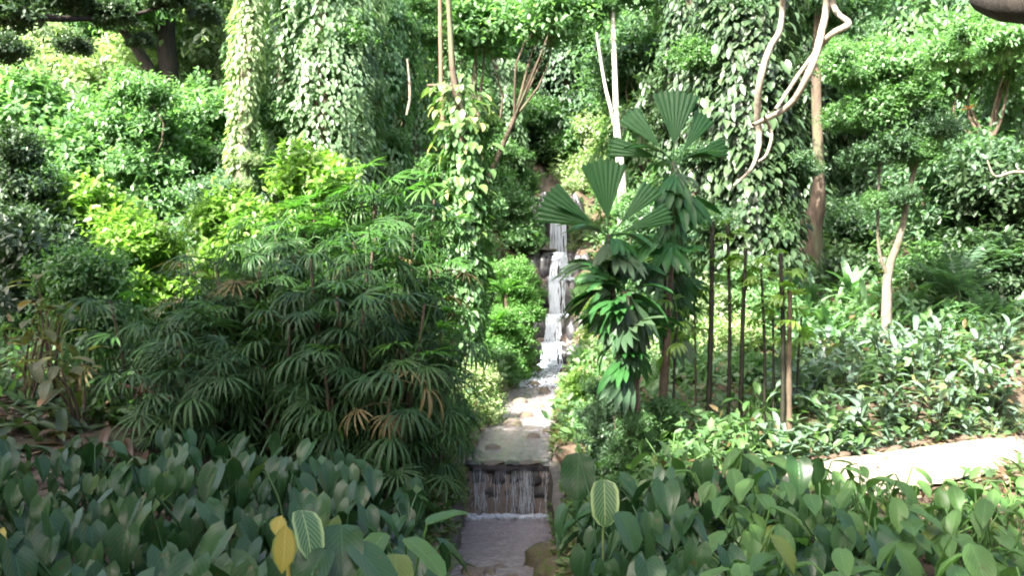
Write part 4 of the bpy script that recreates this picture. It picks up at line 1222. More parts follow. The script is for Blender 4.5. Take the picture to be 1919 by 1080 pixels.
BACK = [
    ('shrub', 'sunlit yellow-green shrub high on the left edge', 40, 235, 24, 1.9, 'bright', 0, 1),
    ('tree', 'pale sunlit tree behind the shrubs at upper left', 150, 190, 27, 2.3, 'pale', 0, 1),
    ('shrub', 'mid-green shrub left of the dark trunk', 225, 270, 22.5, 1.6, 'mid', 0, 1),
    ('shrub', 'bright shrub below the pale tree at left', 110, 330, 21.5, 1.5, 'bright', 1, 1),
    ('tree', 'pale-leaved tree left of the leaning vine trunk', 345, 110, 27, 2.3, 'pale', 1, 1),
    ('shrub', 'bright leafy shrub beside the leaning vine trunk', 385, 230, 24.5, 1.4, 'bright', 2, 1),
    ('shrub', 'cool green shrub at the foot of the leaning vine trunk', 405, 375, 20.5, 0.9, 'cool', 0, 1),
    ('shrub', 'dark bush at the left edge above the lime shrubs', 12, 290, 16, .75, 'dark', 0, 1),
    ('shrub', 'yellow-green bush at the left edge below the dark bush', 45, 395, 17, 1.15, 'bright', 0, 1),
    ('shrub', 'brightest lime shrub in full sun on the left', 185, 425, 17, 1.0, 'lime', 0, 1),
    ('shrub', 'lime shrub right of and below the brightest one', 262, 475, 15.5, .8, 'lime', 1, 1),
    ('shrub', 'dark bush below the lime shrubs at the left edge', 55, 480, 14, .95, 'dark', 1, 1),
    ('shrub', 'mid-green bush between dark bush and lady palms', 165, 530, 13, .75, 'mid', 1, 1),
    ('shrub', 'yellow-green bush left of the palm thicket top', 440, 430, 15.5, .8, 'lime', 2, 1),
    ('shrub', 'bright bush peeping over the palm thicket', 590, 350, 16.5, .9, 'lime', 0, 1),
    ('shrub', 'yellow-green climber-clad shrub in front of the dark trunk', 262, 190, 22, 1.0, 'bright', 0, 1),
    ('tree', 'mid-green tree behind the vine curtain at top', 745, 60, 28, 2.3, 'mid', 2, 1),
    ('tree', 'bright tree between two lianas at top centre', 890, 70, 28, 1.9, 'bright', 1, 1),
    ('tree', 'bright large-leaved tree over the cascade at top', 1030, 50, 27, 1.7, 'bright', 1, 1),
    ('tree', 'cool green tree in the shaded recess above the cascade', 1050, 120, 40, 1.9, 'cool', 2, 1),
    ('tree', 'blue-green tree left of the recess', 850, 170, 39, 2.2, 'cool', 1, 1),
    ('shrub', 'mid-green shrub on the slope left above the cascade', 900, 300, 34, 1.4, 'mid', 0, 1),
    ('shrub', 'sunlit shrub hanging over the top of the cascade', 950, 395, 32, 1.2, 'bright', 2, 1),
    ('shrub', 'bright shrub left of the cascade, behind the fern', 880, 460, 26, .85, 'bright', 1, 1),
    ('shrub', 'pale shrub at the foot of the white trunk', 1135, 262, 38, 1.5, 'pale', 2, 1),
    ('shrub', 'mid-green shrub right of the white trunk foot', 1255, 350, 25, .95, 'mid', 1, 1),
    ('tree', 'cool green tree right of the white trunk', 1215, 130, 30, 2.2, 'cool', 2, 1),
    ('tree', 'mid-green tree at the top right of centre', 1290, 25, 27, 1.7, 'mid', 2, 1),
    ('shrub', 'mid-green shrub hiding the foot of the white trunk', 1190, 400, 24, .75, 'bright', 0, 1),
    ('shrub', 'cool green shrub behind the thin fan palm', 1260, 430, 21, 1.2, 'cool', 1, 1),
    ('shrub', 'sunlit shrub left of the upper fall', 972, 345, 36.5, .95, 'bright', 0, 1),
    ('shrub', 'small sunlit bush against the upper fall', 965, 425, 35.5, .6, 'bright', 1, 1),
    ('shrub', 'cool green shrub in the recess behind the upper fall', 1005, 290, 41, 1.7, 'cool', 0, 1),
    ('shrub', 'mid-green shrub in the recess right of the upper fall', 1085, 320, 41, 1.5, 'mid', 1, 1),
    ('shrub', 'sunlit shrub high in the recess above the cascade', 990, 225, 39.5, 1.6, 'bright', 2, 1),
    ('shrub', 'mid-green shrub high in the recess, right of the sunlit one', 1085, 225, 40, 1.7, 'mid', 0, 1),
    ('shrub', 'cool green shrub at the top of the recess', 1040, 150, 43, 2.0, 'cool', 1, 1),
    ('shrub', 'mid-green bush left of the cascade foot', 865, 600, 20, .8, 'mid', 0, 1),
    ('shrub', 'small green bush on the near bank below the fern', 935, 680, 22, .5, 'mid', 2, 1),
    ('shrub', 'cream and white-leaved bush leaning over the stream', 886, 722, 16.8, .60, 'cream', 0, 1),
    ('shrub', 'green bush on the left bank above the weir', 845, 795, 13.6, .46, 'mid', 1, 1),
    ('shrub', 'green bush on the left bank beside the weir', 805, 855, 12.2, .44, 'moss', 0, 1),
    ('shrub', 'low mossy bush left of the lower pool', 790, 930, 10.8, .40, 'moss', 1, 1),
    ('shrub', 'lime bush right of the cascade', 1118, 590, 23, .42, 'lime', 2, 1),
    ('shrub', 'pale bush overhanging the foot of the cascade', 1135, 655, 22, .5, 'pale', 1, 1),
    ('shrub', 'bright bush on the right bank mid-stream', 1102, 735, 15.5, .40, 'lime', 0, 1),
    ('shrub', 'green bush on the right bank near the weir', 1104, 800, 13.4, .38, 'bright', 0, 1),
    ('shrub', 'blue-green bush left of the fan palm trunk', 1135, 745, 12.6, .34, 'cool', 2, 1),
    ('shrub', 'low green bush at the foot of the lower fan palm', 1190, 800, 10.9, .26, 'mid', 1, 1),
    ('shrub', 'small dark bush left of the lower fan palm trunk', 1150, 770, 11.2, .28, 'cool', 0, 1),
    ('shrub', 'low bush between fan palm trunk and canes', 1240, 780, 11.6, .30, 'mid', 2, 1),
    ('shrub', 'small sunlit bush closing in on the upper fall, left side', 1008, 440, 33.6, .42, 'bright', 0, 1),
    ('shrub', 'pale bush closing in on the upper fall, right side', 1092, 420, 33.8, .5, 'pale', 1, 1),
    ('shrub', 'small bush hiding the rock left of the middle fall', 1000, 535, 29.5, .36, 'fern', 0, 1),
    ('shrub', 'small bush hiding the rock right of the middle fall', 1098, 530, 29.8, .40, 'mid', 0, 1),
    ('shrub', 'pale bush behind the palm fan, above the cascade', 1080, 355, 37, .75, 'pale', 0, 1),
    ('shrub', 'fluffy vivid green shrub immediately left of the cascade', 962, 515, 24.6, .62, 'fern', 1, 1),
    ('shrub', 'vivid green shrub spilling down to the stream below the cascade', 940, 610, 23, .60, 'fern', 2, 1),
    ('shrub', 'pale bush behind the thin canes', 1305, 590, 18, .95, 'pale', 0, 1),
    ('shrub', 'whitish bush behind the leaning cane', 1370, 650, 17, .75, 'cream', 1, 1),
    ('shrub', 'yellow-green bush behind the right-hand canes', 1445, 590, 17.5, .7, 'bright', 1, 1),
    ('shrub', 'green bush low behind the thickest cane', 1285, 710, 15.5, .7, 'bright', 1, 1),
    ('shrub', 'low bright bush behind the lone thin cane', 1415, 720, 15, .62, 'mid', 2, 1),
    ('shrub', 'yellow-green bush under the leafy climber', 1400, 520, 18, .5, 'bright', 2, 1),
    ('shrub', 'cool green shrub between climber and forked tree', 1575, 350, 26, 1.5, 'cool', 0, 1),
    ('shrub', 'cool green shrub beside the flared brown trunk', 1600, 440, 23, 1.1, 'cool', 2, 1),
    ('shrub', 'dark low shrub behind the lily bed', 1585, 530, 21, .95, 'dark', 0, 1),
    ('tree', 'mid-green tree at the right above the red rosette', 1840, 140, 21, 1.8, 'mid', 0, 1),
    ('shrub', 'cool green shrub right of the forked tree', 1790, 330, 20, 1.5, 'cool', 1, 1),
    ('shrub', 'dark shrub at the right edge mid-height', 1895, 380, 19, 1.4, 'dark', 2, 1),
    ('shrub', 'dark bush at the right edge behind the lilies', 1890, 545, 18.5, .9, 'dark', 1, 1),
    ('shrub', 'green bush right of the forked tree trunk', 1760, 520, 19.5, 1.1, 'mid', 1, 1),
    ('tree', 'dark tree at the top between lianas and forked tree', 1690, 40, 30, 2.4, 'dark', 0, 1),
    ('tree', 'dark tree behind the leafy climber at top', 1500, 60, 29, 2.2, 'dark', 1, 1),
    ('tree', 'shaded tree behind the tallest fan palm', 1290, 190, 26, 1.6, 'dark', 2, 1),
]
for nm, lab, px, py, d, r, kind, k, _ in BACK:
    tree('leafy_tree' if nm == 'tree' else 'leafy_shrub', lab, px, py, d, r, kind, k, nm, base=(-1.6, 28.5) if 'over the cascade at top' in lab else (-1.8, 38) if 'recess above' in lab else None)

def far_row():
    g = np.random.default_rng(12)
    kinds = ['mid', 'cool', 'bright', 'dark', 'pale', 'mid', 'dark', 'cool']
    k = 0
    for row, (d, py, step) in enumerate(((42, 150, 150), (46, -10, 150))):
        k = 0
        for px in range(-60, 2040, step):
            tree('hillside_tree', f'distant hillside tree, {ORD[k]} from the left in the {"lower" if row == 0 else "upper"} far row', px + g.uniform(-30, 30), py + g.uniform(-60, 60), d + g.uniform(-2, 2), g.uniform(2.5, 3.4), kinds[(k * 3 + row) % 8], k, 'tree', group='trees far up the hillside')
            k += 1
far_row()

def leaf_wall():
    g = np.random.default_rng(515)
    tiers = [(45, 'top tier'), (150, 'second tier'), (255, 'third tier'), (350, 'lowest tier')]
    for ti, (py, tn) in enumerate(tiers):
        k = 0
        for px in range(-20 + 45 * (ti % 2), 1960, 96):
            x = px + g.uniform(-30, 30); d = g.uniform(25.5, 31) + (3 if ti == 0 else 0)
            if (895 < x < 1125 and ti > 0) or 985 < x < 1125:
                continue
            if x > 1280:
                d -= 2.0
            if 1110 < x < 1215:
                d += 6.0
            if 820 < x < 1000:
                d += 7.0
            kinds = ['pale', 'bright', 'pale', 'vine', 'pale'] if x < 430 else ['vine', 'bright', 'mid', 'pale'] if x < 820 else ['bright', 'mid', 'vine', 'mid'] if x < 1130 else ['mid', 'cool', 'bright'] if x < 1300 else ['cool', 'mid', 'dark'] if x < 1540 else ['mid', 'bright', 'cool', 'mid']  # kinds chosen by position paint the backdrop's sunlit and dim regions
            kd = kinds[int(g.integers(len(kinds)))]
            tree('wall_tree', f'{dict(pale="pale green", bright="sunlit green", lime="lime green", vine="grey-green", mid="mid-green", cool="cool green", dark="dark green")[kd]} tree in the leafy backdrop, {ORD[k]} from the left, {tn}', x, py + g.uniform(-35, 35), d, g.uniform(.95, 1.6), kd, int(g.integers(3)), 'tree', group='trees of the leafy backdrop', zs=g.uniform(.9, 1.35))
            k += 1
leaf_wall()

# ferny bright clump by the cascade and other ferns
def ferns():
    A = [fern_mesh('fronds', M['fern'], 5 + i, 34, .95) for i in range(2)]
    B = [fern_mesh('fronds', M['cool'], 15 + i, 30, 1.0) for i in range(2)]
    sp = [(948, 520, 24.2, .9, A[0], 'brightest green fern beside the cascade'), (925, 590, 22.8, .85, A[1], 'bright fern below the brightest one by the cascade'), (958, 610, 23.5, .62, A[0], 'bright fern touching the cascade edge'), (972, 560, 25.0, .7, A[1], 'upright fern on the rock edge of the cascade'),
          (1790, 490, 17.6, 1.35, B[0], 'dark green fern right of the forked tree'), (1730, 560, 17.9, 1.0, B[1], 'low fern just right of the forked trunk'), (1850, 560, 17.2, 1.1, B[0], 'broad fern beside the path bend'), (1870, 450, 18.4, 1.2, B[1], 'tall fern at the right edge')]
    for px, py, d, s, me, lab in sp:
        c = P(px, py, d); z0 = hz(c[0], c[1]); zb = c[2] - .55 * s
        t = thing('fern', lab, 'fern', (c[0], c[1], min(z0, zb)))
        o = obj('fronds', me, t, (0, 0, max(0, zb - z0)), (0, 0, px), s)
        if zb - z0 > .15:
            V, Q = tube(spline([(0, 0, -.1), (.03, .02, (zb - z0) * .5), (0, 0, zb - z0 + .05)], 6), [.07, .05], 7, .2, 3)
            obj('trunk', mesh_np('trunk', V, Q, mats=[M['bark']]), t)
ferns()

# ------------------------------------------------------------------ vine-hung trees
def vine_trees():
    def column(name, label, px, d, zb_py, zt_py, R, n, L, W, mat, seed, lump=.35, lean=0.0, bark='bark', r0=.2):
        x = (px - 959.5) / F * d; z0 = hz(x, d)
        zb = max(z0, CAM_Z - (zb_py - 540) / F * d); zt = CAM_Z - (zt_py - 540) / F * d
        t = thing(name, label, 'tree', (x, d, z0), 0, 'trees hung with vines')
        H = zt - zb
        me = shingle_mesh('vine_leaves', M[mat], seed, R, H, n, L, W, lump)
        obj('vine_leaves', me, t, (lean * (zb - z0), 0, zb - z0), (0, math.atan(lean), 0))
        gg = np.random.default_rng(seed + 900)
        for q in range(6 if R > .5 else 2):
            a_ = gg.uniform(-2.6, -.5); zz_ = zb - z0 + H * (q + gg.random()) / 6
            obj('crown', crown(mat if mat != 'vine' or q % 2 else 'mid', q % 3)[0], t, (lean * zz_ + math.cos(a_) * R * 1.0, math.sin(a_) * R * .7, zz_), (0, 0, q * 1.3), max(.35, R * gg.uniform(.38, .7)) / 1.25)
        V, Q = tube(spline([(0, 0, -.2), (lean * (zt - z0) * .5 + .05, 0, (zt - z0) * .5), (lean * (zt - z0), 0, zt - z0 + .5)], 12), [r0 * 1.3, r0, r0 * .7], 9, .15, seed)
        obj('trunk', mesh_np('trunk', V, Q, mats=[M[bark]]), t)
    column('vine_tree', 'leaning trunk wrapped in pale sunlit vine', 440, 20.5, 430, -40, .30, 2600, .16, .10, 'pale', 1, .45, .06, 'bark_pale', .16)
    column('vine_tree', 'broad curtain of hanging vines over a hidden tree', 600, 22.0, 430, -60, 1.35, 11000, .17, .10, 'vine', 2, .30)
    column('vine_tree', 'vine curtain joining the leaning trunk to the broad curtain', 525, 22.6, 430, -60, .85, 6500, .17, .10, 'vine', 12, .45)
    column('vine_tree', 'vine curtain filling the gap right of the broad curtain', 665, 22.4, 430, -60, .7, 5500, .16, .10, 'vine', 13, .45)
    column('vine_tree', 'narrow vine-hung tree right of the vine curtain', 705, 23.5, 430, -60, .85, 6500, .16, .095, 'bright', 3, .38)
    column('vine_tree', 'mid-green vine tree beside the brown liana', 765, 24.5, 480, -60, .75, 5200, .15, .09, 'mid', 4, .4)
    column('vine_tree', 'pale vine tree left of the leaning trunk at top', 330, 29, 380, -60, 1.2, 6500, .16, .10, 'pale', 5, .4)
    for lab, px, d, zb, zt, R, n, mat, sd in (
        ('pale vine tower behind the shrubs at upper left', 175, 31, 380, -60, 1.6, 7000, 'bright', 21),
        ('bright vine tree between dark trunk and leaning trunk', 395, 31, 380, -60, 1.4, 6000, 'vine', 22),
        ('vine-hung tree filling the gap right of the leaning trunk', 500, 26, 420, -60, .9, 5500, 'bright', 23),
        ('mid-green vine tree behind the golden climber', 855, 35, 520, -60, 1.2, 6000, 'mid', 24),
        ('bright vine tree right of the golden climber', 930, 36, 420, 120, 1.0, 4500, 'vine', 25),
        ('shaded vine tree above the cascade', 1060, 41, 330, -60, 2.2, 7000, 'cool', 26),
        ('vine tree right behind the white forked trunk', 1205, 31, 420, -60, 1.3, 6000, 'mid', 27),
        ('dark vine tree left of the leafy climber', 1295, 24, 470, -60, .9, 5000, 'dark', 28),
        ('dark vine tree between climber and flared trunk', 1480, 25, 480, -60, .9, 5000, 'dark', 29),
        ('cool green vine tree behind the forked tree', 1610, 27, 500, -60, 1.5, 7000, 'cool', 30),
        ('mid-green vine tree behind the fork of the forked tree', 1720, 26, 520, -60, 1.2, 6000, 'mid', 31),
        ('vine tree at the right behind the red rosette', 1830, 25, 520, -60, 1.3, 6500, 'cool', 32),
        ('vine tree at the far right edge', 1930, 23, 560, -60, 1.2, 6500, 'mid', 33)):
        column('vine_tree', lab, px, d, zb + 120, zt, R, n, .22, .13, mat, sd, .4)
    column('vine_tree', 'sunlit vine-covered tree at the far left', 70, 29, 330, 60, 1.3, 7000, .17, .10, 'pale', 6, .4)
vine_trees()

def trunks():
    def pole(name, label, pts, radii, mat, cat='tree', sides=9, ground=True, extra=(), lump=.14, n=16):
        """pts: list of (px, py, d)"""
        W = np.array([P(*p) for p in pts])
        b = W[0].copy()
        if ground:
            b[2] = min(hz(b[0], b[1]), W[0][2])
            W = np.vstack([[b[0], b[1], b[2] - .2], W])
        t = thing(name, label, cat, b)
        V, Q = tube(spline(W - b, n), radii, sides, lump, len(label))
        obj('trunk' if cat == 'tree' else 'stem', mesh_np('trunk', V, Q, mats=[M[mat]]), t)
        for e, r in extra:
            E = np.array([P(*p) for p in e]) - b
            V, Q = tube(spline(E, 10), r, 7, lump, len(e))
            obj('limb', mesh_np('limb', V, Q, mats=[M[mat]]), t)
        return t, b
    # white forked trunk
    t, b = pole('white_trunk_tree', 'slender tree with white forked trunk above the fan palms', [(1166, 420, 27), (1164, 330, 27), (1157, 250, 27), (1154, 180, 27), (1150, 60, 27), (1146, -40, 27)], [.17, .15, .12, .09, .07, .06], 'bark_white', extra=[([(1158, 255, 27), (1145, 205, 26.9), (1132, 150, 26.8), (1118, 60, 26.6)], [.07, .05, .04])])
    for px, py, k, r in ((1105, 20, 0, 1.0), (1185, -5, 1, 1.1)):
        obj('crown', crown('bright', k)[0], t, tuple(P(px, py, 27) - b), (0, 0, k), r / 1.25)
    # shaded thick trunk left
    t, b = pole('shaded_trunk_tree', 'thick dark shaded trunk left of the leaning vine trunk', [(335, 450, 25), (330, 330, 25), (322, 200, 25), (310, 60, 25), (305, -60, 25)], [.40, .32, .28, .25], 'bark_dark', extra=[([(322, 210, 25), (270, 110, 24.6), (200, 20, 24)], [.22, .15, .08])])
    obj('crown', crown('mid', 0)[0], t, tuple(P(225, 20, 24) - b), (0, 0, 1), 1.3)
    obj('crown', crown('mid', 1)[0], t, tuple(P(350, -20, 25) - b), (0, 0, 2), 1.3)
    # brown liana and red-brown trunk in the centre
    pole('brown_liana', 'thin straight brown liana hanging at top centre', [(838, 330, 21), (828, 200, 21), (826, 100, 21), (824, -40, 21)], [.05, .045, .05], 'bark_red', 'liana', 7, False)
    pole('curved_branch', 'pale curved bare branch among the vines', [(762, 215, 22), (768, 185, 22), (767, 150, 22), (763, 110, 22)], [.03, .035, .02], 'liana', 'branch', 6, False)
    # trunk with golden climber
    t, b = pole('climber_trunk_tree', 'red-brown trunk clothed in golden large-leaved climber', [(880, 600, 19), (878, 450, 19), (873, 330, 19), (866, 210, 19), (850, 150, 19), (838, -40, 19)], [.15, .13, .12, .10, .07, .05], 'bark', extra=[([(868, 215, 19), (845, 165, 18.8), (800, 160, 18.7)], [.07, .05, .03])])
    g = np.random.default_rng(91)
    HL = [petiole_leaf('heart', .29, .22, .10, .10, .65, M['pothos'], fold=.25, curl=.7, pr=.008), petiole_leaf('heart', .33, .23, .14, .06, .45, M['pothos'], fold=.25, curl=.8, pr=.008), petiole_leaf('heart', .24, .17, .08, .12, .5, M['pothos'], fold=.25, curl=.8, pr=.008)]
    axis = np.array([P(880, 600, 19), P(878, 450, 19), P(873, 330, 19), P(866, 210, 19), P(850, 150, 19)]) - b
    o = obj('inner_foliage', shingle_mesh('inner_foliage', M['mid'], 18, .42, 5.2, 2600, .20, .13, .5), t, (0, 0, .2), (0, -.03, 0))
    for q_, (px_, py_, r_, kd_) in enumerate(((820, 330, .5, 'mid'), (915, 400, .5, 'bright'), (835, 450, .55, 'mid'), (905, 250, .4, 'mid'), (850, 520, .6, 'mid'))):
        obj('crown', crown(kd_, q_ % 3)[0], t, tuple(P(px_, py_, 19.2) - b), (0, 0, q_), r_ / 1.25)
    for k in range(190):
        u = g.beta(3.2, 2.0); p = spline(axis, 40)[int(u * 39)]
        a = g.uniform(-2.3, 2.3)   # azimuth about the trunk, 0 = towards the camera
        out = np.array([math.sin(a), -math.cos(a), 0])
        obj('leaf', HL[g.integers(3)], t, tuple(p + out * g.uniform(.15, .60)), (g.uniform(-.4, .3), g.uniform(-.3, .3), math.pi + a + g.uniform(-.5, .5)), g.uniform(.6, 1.1) * (.9 if u < .4 else 1))
    # tree smothered by a big-leaved climber
    t, b = pole('climber_tree', 'tree smothered in grey-green big-leaved climber behind the white lianas', [(1400, 560, 18.5), (1395, 380, 18.5), (1390, 200, 18.5), (1395, 60, 18.5), (1400, -60, 18.5)], [.35, .30, .28, .25], 'bark')
    PL = [petiole_leaf('heart', L, W, .10, .06, pi, M['philo'], fold=.3, curl=.7, pr=.007) for L, W, pi in ((.25, .16, .6), (.27, .18, .85), (.22, .15, .45), (.26, .15, 1.0))]
    axis = np.array([P(1398, 500, 18.5), P(1392, 300, 18.5), P(1390, 130, 18.5), P(1398, -40, 18.5)]) - b
    ax = spline(axis, 60)
    for k in range(295):
        i = int(g.random() * 59); p = ax[i]
        a = g.uniform(-1.9, 1.9)
        rr = (1.05 + .35 * noise.noise(Vector((a * 1.3, p[2] * .8, 4)))) * (1 if i > 12 else .7)
        out = np.array([math.sin(a), -math.cos(a) * .8, 0])
        obj('leaf', PL[g.integers(4)], t, tuple(p + out * rr * g.uniform(.72, 1.02)), (g.uniform(-.35, .3), g.uniform(-.3, .3), math.pi + a + g.uniform(-.6, .6)), g.uniform(.75, 1.25))
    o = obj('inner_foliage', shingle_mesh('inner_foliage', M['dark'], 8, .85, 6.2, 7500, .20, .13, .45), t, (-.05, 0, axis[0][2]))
    for q_, (px_, py_, r_, kd_) in enumerate(((1305, 120, .6, 'mid'), (1300, 300, .5, 'cool'), (1475, 150, .6, 'dark'), (1480, 320, .65, 'cool'), (1330, 420, .6, 'cool'), (1450, 440, .6, 'mid'), (1380, 30, .7, 'cool'), (1410, 300, .6, 'cool'))):
        obj('crown', crown(kd_, q_ % 3)[0], t, tuple(P(px_, py_, 18.2) - b), (0, 0, q_), r_ / 1.25)
    # brown trunk with flared foot
    t, b = pole('flared_trunk_tree', 'brown tree trunk with wide flared foot behind the lilies', [(1516, 505, 22), (1518, 425, 22), (1532, 380, 22), (1535, 300, 22), (1530, 180, 22), (1535, 40, 22), (1540, -60, 22)], [.40, .36, .24, .13, .12, .11, .10], 'bark')
    obj('crown', crown('cool', 0)[0], t, tuple(P(1545, 20, 22) - b), (0, 0, 1), 1.3)
    # forked tree on the right, lit from the left
    t, b = pole('forked_tree', 'small forked tree with pale foot and bright crown beside the path', [(1662, 690, 15.8), (1661, 600, 15.8), (1664, 510, 15.8), (1688, 440, 15.7), (1703, 360, 15.6), (1722, 290, 15.5), (1738, 220, 15.4)], [.115, .095, .085, .06, .05, .04, .03], 'bark_pale', extra=[
        ([(1664, 520, 15.8), (1648, 475, 15.7), (1645, 400, 15.6), (1650, 280, 15.5)], [.035, .028, .02]), ([(1712, 320, 15.6), (1680, 260, 15.5), (1640, 200, 15.4)], [.05, .035, .02])])
    for px, py, k, r, kd in ((1600, 150, 0, .62, 'bright'), (1660, 130, 1, .68, 'bright'), (1640, 220, 2, .7, 'mid'), (1710, 190, 0, .6, 'mid'), (1590, 230, 1, .5, 'mid'), (1680, 290, 2, .6, 'cool'), (1620, 300, 1, .45, 'cool'), (1735, 300, 0, .45, 'mid'), (1690, 375, 1, .34, 'cool'), (1640, 385, 2, .30, 'mid'), (1570, 110, 2, .4, 'bright'), (1750, 250, 1, .5, 'cool'), (1725, 120, 2, .5, 'bright')):
        obj('crown', crown(kd, k)[0], t, tuple(P(px, py, 15.4) - b), (0, 0, k * 2 + px), r / 1.25)
    # pale lianas looping down at the top right
    def liana(label, zp, d, r):
        pts = [(1280 + a / 2, c / 2, d + .25 * math.sin(i * 1.3)) for i, (a, c) in enumerate(zp)]
        pole('liana', label, pts, r, 'liana', 'liana', 7, False, lump=.2, n=30)
    liana('pale liana sweeping down left from the top, longest of the tangle', [(545, -60), (535, 40), (520, 120), (500, 200), (470, 280), (420, 370), (370, 415), (320, 440), (262, 468)], 14.0, [.055, .06, .055, .05, .045, .03])
    liana('pale liana kinked out to the right near the top', [(548, -60), (558, 5), (580, 50), (622, 88), (560, 125), (510, 180), (440, 270), (380, 360), (345, 412)], 14.2, [.04, .045, .05, .04, .035, .03])
    liana('pale liana hanging vertically with a hooked lower end', [(372, -40), (372, 40), (360, 120), (325, 180), (290, 300), (280, 420), (285, 500), (280, 570), (250, 640), (190, 695)], 14.1, [.04, .045, .05, .055, .05, .03, .018])
    liana('thin liana loop below the tangle of pale lianas', [(305, 440), (326, 480), (331, 520), (312, 580), (283, 606)], 13.9, [.022, .026, .018])
    pole('bare_branch', 'thin pale bare branch at the right edge', [(1940, 325, 17), (1900, 322, 17), (1865, 330, 17), (1850, 300, 17)], [.03, .025, .012], 'liana', 'branch', 6, False)
trunks()

# ------------------------------------------------------------------ big shade trees over the camera, and unseen trees added to block sky light
def shade_trees():
    def big(label, base, crowns, r0, dens, limb=None):
        b = np.array([base[0], base[1], hz(*base)])
        t = thing('shade_tree', label, 'tree', b)
        tg = []
        for i, (c, R, lobes) in enumerate(crowns):
            me, lc = crown_mesh('crown', M['dark'], 300 + i + int(abs(base[0]) * 7), R, lobes, dens, 15, .30, .19, droop=.3, spread=.55, lobe_r=.36)
            obj('crown', me, t, tuple(np.array(c) - b))
            tg += [np.array(c) - b + l * .7 for l in lc[:4]]
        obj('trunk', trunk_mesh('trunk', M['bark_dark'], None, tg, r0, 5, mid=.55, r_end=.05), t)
        if limb:
            V, Q = tube(spline(np.array(limb) - b, 14), [.24, .19, .15, .11], 9, .2, 4)
            obj('limb', mesh_np('limb', V, Q, mats=[M['bark_dark']]), t)
        return t, b
    t, b = big('tall shade tree over the left bed whose dark boughs hang at top left', (-9.5, 0.0), [((-8.0, -2.6, 12.5), (5.0, 5.0, 1.8), 30), ((-13.5, -1.5, 12.5), (3.8, 4.5, 1.6), 16), ((-7, -9.5, 11.5), (7, 4, 2), 22), ((-2.8, 5.3, 12.8), (2.1, 2.4, .8), 15), ((-11.5, 4.5, 12.0), (3.5, 3, 1.5), 14)], .45, 80)  # unseen crowns shaped to shade the beds; small one added to shade fan palms
    for px, py, d, s, k in ((15, 25, 13, .55, 0), (110, 0, 13.5, .42, 1), (205, 35, 14, .36, 2), (10, 100, 12.5, .30, 1), (315, 0, 14, .36, 0), (140, 90, 14.5, .26, 1), (385, 35, 14.5, .26, 2), (265, 80, 14.2, .2, 0)):
        obj('bough', crown('dark', k)[0], t, tuple(P(px, py, d) - b), (0, 0, px), s)
    V, Q = tube(spline(np.array([(-8.6, 6.5, 9.5), P(-60, -30, 12.5), P(60, 30, 13), P(230, 30, 14), P(340, 0, 14)]) - b, 20), [.16, .10, .06, .03, .02], 7, .1, 2)
    obj('limb', mesh_np('limb', V, Q, mats=[M['bark_dark']]), t)
    for lab, base, crowns in (  # added out of view to keep sky light off the foreground
        ('unseen tree added behind the viewpoint to block sky light, left', (-5.5, -9.0), [((-6, -9, 7.5), (4.5, 2.5, 3.5), 26), ((-11, -5, 7.0), (3, 4, 3.5), 22)]),
        ('unseen tree added behind the viewpoint to block sky light, right', (5.0, -9.0), [((5, -9, 7.5), (4.5, 2.5, 3.5), 26), ((0, -11, 8.0), (4, 2.5, 4), 20)]),
        ('unseen tree added left of the viewpoint to block sky light', (-10.5, 3.0), [((-10.5, 2.5, 7.0), (2.5, 3.5, 3.2), 22)]),
        ('unseen tree added right of the viewpoint to block sky light', (11.0, 2.0), [((10.5, 1.0, 7.0), (2.6, 4.0, 3.2), 22)])):
        big(lab, base, crowns, .3, 42)
    t, b = big('shade tree whose thick dark limb crosses the top right corner', (8.6, 3.5), [((-1.5, -5.4, 13.0), (4.5, 4.2, 1.8), 14), ((6.5, -3.5, 12), (4.5, 5, 2), 18), ((3, -11, 11.5), (7, 4, 2), 18)], .42, 56,  # unseen crowns placed to dapple the right bed and block sky light
        limb=[(8.6, 3.6, 4.6), (6.9, 5.6, 5.7), tuple(P(1930, 8, 8)), tuple(P(1850, -28, 8.6)), tuple(P(1740, -90, 9.5))])
    for px, py, d, s, k in ((1890, 95, 12, .42, 0), (1835, 70, 13, .40, 1), (1790, 110, 14, .45, 2)):
        obj('bough', crown('bright', k)[0], t, tuple(P(px, py, d) - b), (0, 0, px), s)  # sunlight put into the bough colour; this tree's crowns stay dark
shade_trees()

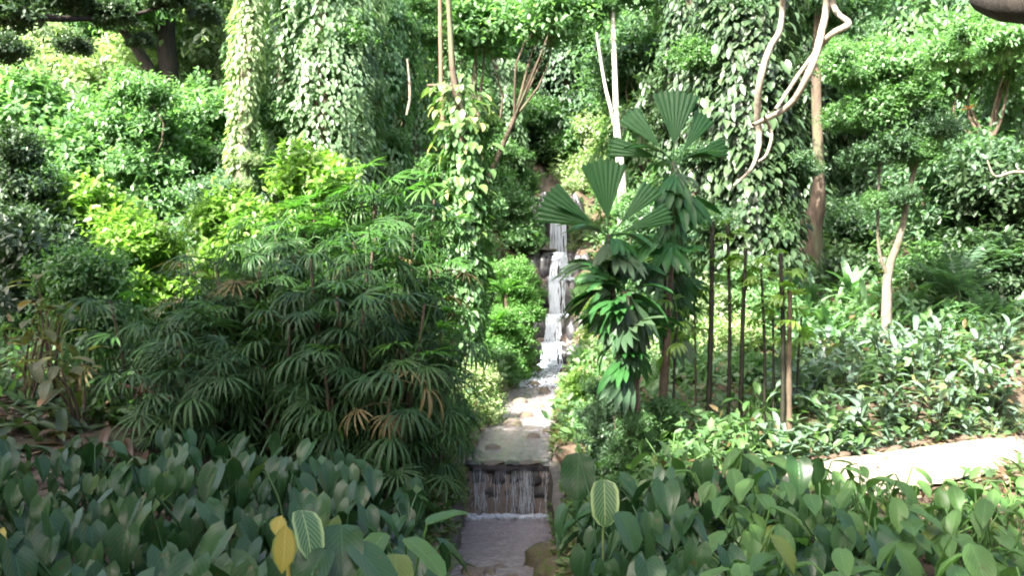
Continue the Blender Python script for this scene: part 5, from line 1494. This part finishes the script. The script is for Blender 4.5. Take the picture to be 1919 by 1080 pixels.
# ------------------------------------------------------------------ ground cover nobody could count
def cover():
    g = np.random.default_rng(404)
    n = 46000
    x = g.uniform(-26, 26, n); y = 10.2 + 45 * g.random(n) ** 1.5
    a = np.abs(x - cx(y))
    keep = (a > .8 + .25 * (y > 27)) & (np.abs(x) < y * .72)
    x, y = x[keep], y[keep]
    pd = np.min(np.hypot(x[:, None] - PATH[None, :, 0], y[:, None] - PATH[None, :, 1]), 1)
    k = pd > .90; x, y = x[k], y[k]
    z = height(x, y)
    reps = 4
    m = len(x) * reps
    hgt = .12 + .75 * np.clip(np.array([noise.noise(Vector((p * .55, q * .55, 1.0))) for p, q in zip(x, y)]) + .35, 0, 1)
    pos = np.repeat(np.stack([x, y, z], -1), reps, 0) + rdir(g, m) * .22
    pos[:, 2] = np.repeat(z, reps) + np.repeat(hgt, reps) * g.random(m)
    dr = rdir(g, m) * .9 + np.array([0, -.25, -.1]); nn = rdir(g, m) * .5 + np.array([0, -.35, .9])
    sc = g.uniform(.6, 1.3, m) * np.interp(pos[:, 1], [13, 30, 55], [.8, 1.25, 1.9])
    V, Q = scatter_leaves(pos, dr, nn, .20 * sc, .12 * sc, g)
    o = obj('undergrowth', mesh_np('undergrowth', V, Q, mats=[M['under']]))
    o['kind'] = 'stuff'; o['label'] = 'dense green undergrowth covering the slopes behind the plants'; o['category'] = 'undergrowth'
    # creeping plants on the banks of the stream
    n = 9000
    y = g.uniform(8.5, 30, n); s = np.where(g.random(n) < .5, -1, 1); a = .62 + np.abs(g.normal(size=n)) * .38
    x = cx(y) + s * a; z = height(x, y)
    pos = np.stack([x, y, z + g.uniform(0, .16, n)], -1)
    dr = rdir(g, n) * .8 + np.stack([-s * .7, np.zeros(n), -.25 * np.ones(n)], -1); nn = rdir(g, n) * .5 + np.array([0, 0, 1.0])
    sc = g.uniform(.5, 1.2, n)
    V, Q = scatter_leaves(pos, dr, nn, .13 * sc, .07 * sc, g)
    o = obj('bank_foliage', mesh_np('bank_foliage', V, Q, mats=[M['moss']]))
    o['kind'] = 'stuff'; o['label'] = 'small creeping leaves trailing over both banks of the stream'; o['category'] = 'ground cover'
    # leaf litter
    n = 16000
    x = g.uniform(-8, 9, n); y = g.uniform(3, 15, n)
    k = np.abs(x - cx(y)) > .75; x, y = x[k], y[k]
    pd = np.min(np.hypot(x[:, None] - PATH[None, :, 0], y[:, None] - PATH[None, :, 1]), 1)
    k = (pd > .72) | (g.random(len(x)) < .10); x, y = x[k], y[k]; n = len(x)
    pos = np.stack([x, y, height(x, y) + g.uniform(.02, .07, n)], -1)
    dr = rdir(g, n); dr[:, 2] *= .25; nn = rdir(g, n) * .35 + np.array([0, 0, 1.0])
    sc = g.uniform(.5, 1.2, n)
    V, Q = scatter_leaves(pos, dr, nn, .14 * sc, .07 * sc, g)
    o = obj('leaf_litter', mesh_np('leaf_litter', V, Q, mats=[M['litter']]))
    o['kind'] = 'stuff'; o['label'] = 'brown fallen leaves lying on the soil of the beds'; o['category'] = 'leaf litter'
cover()
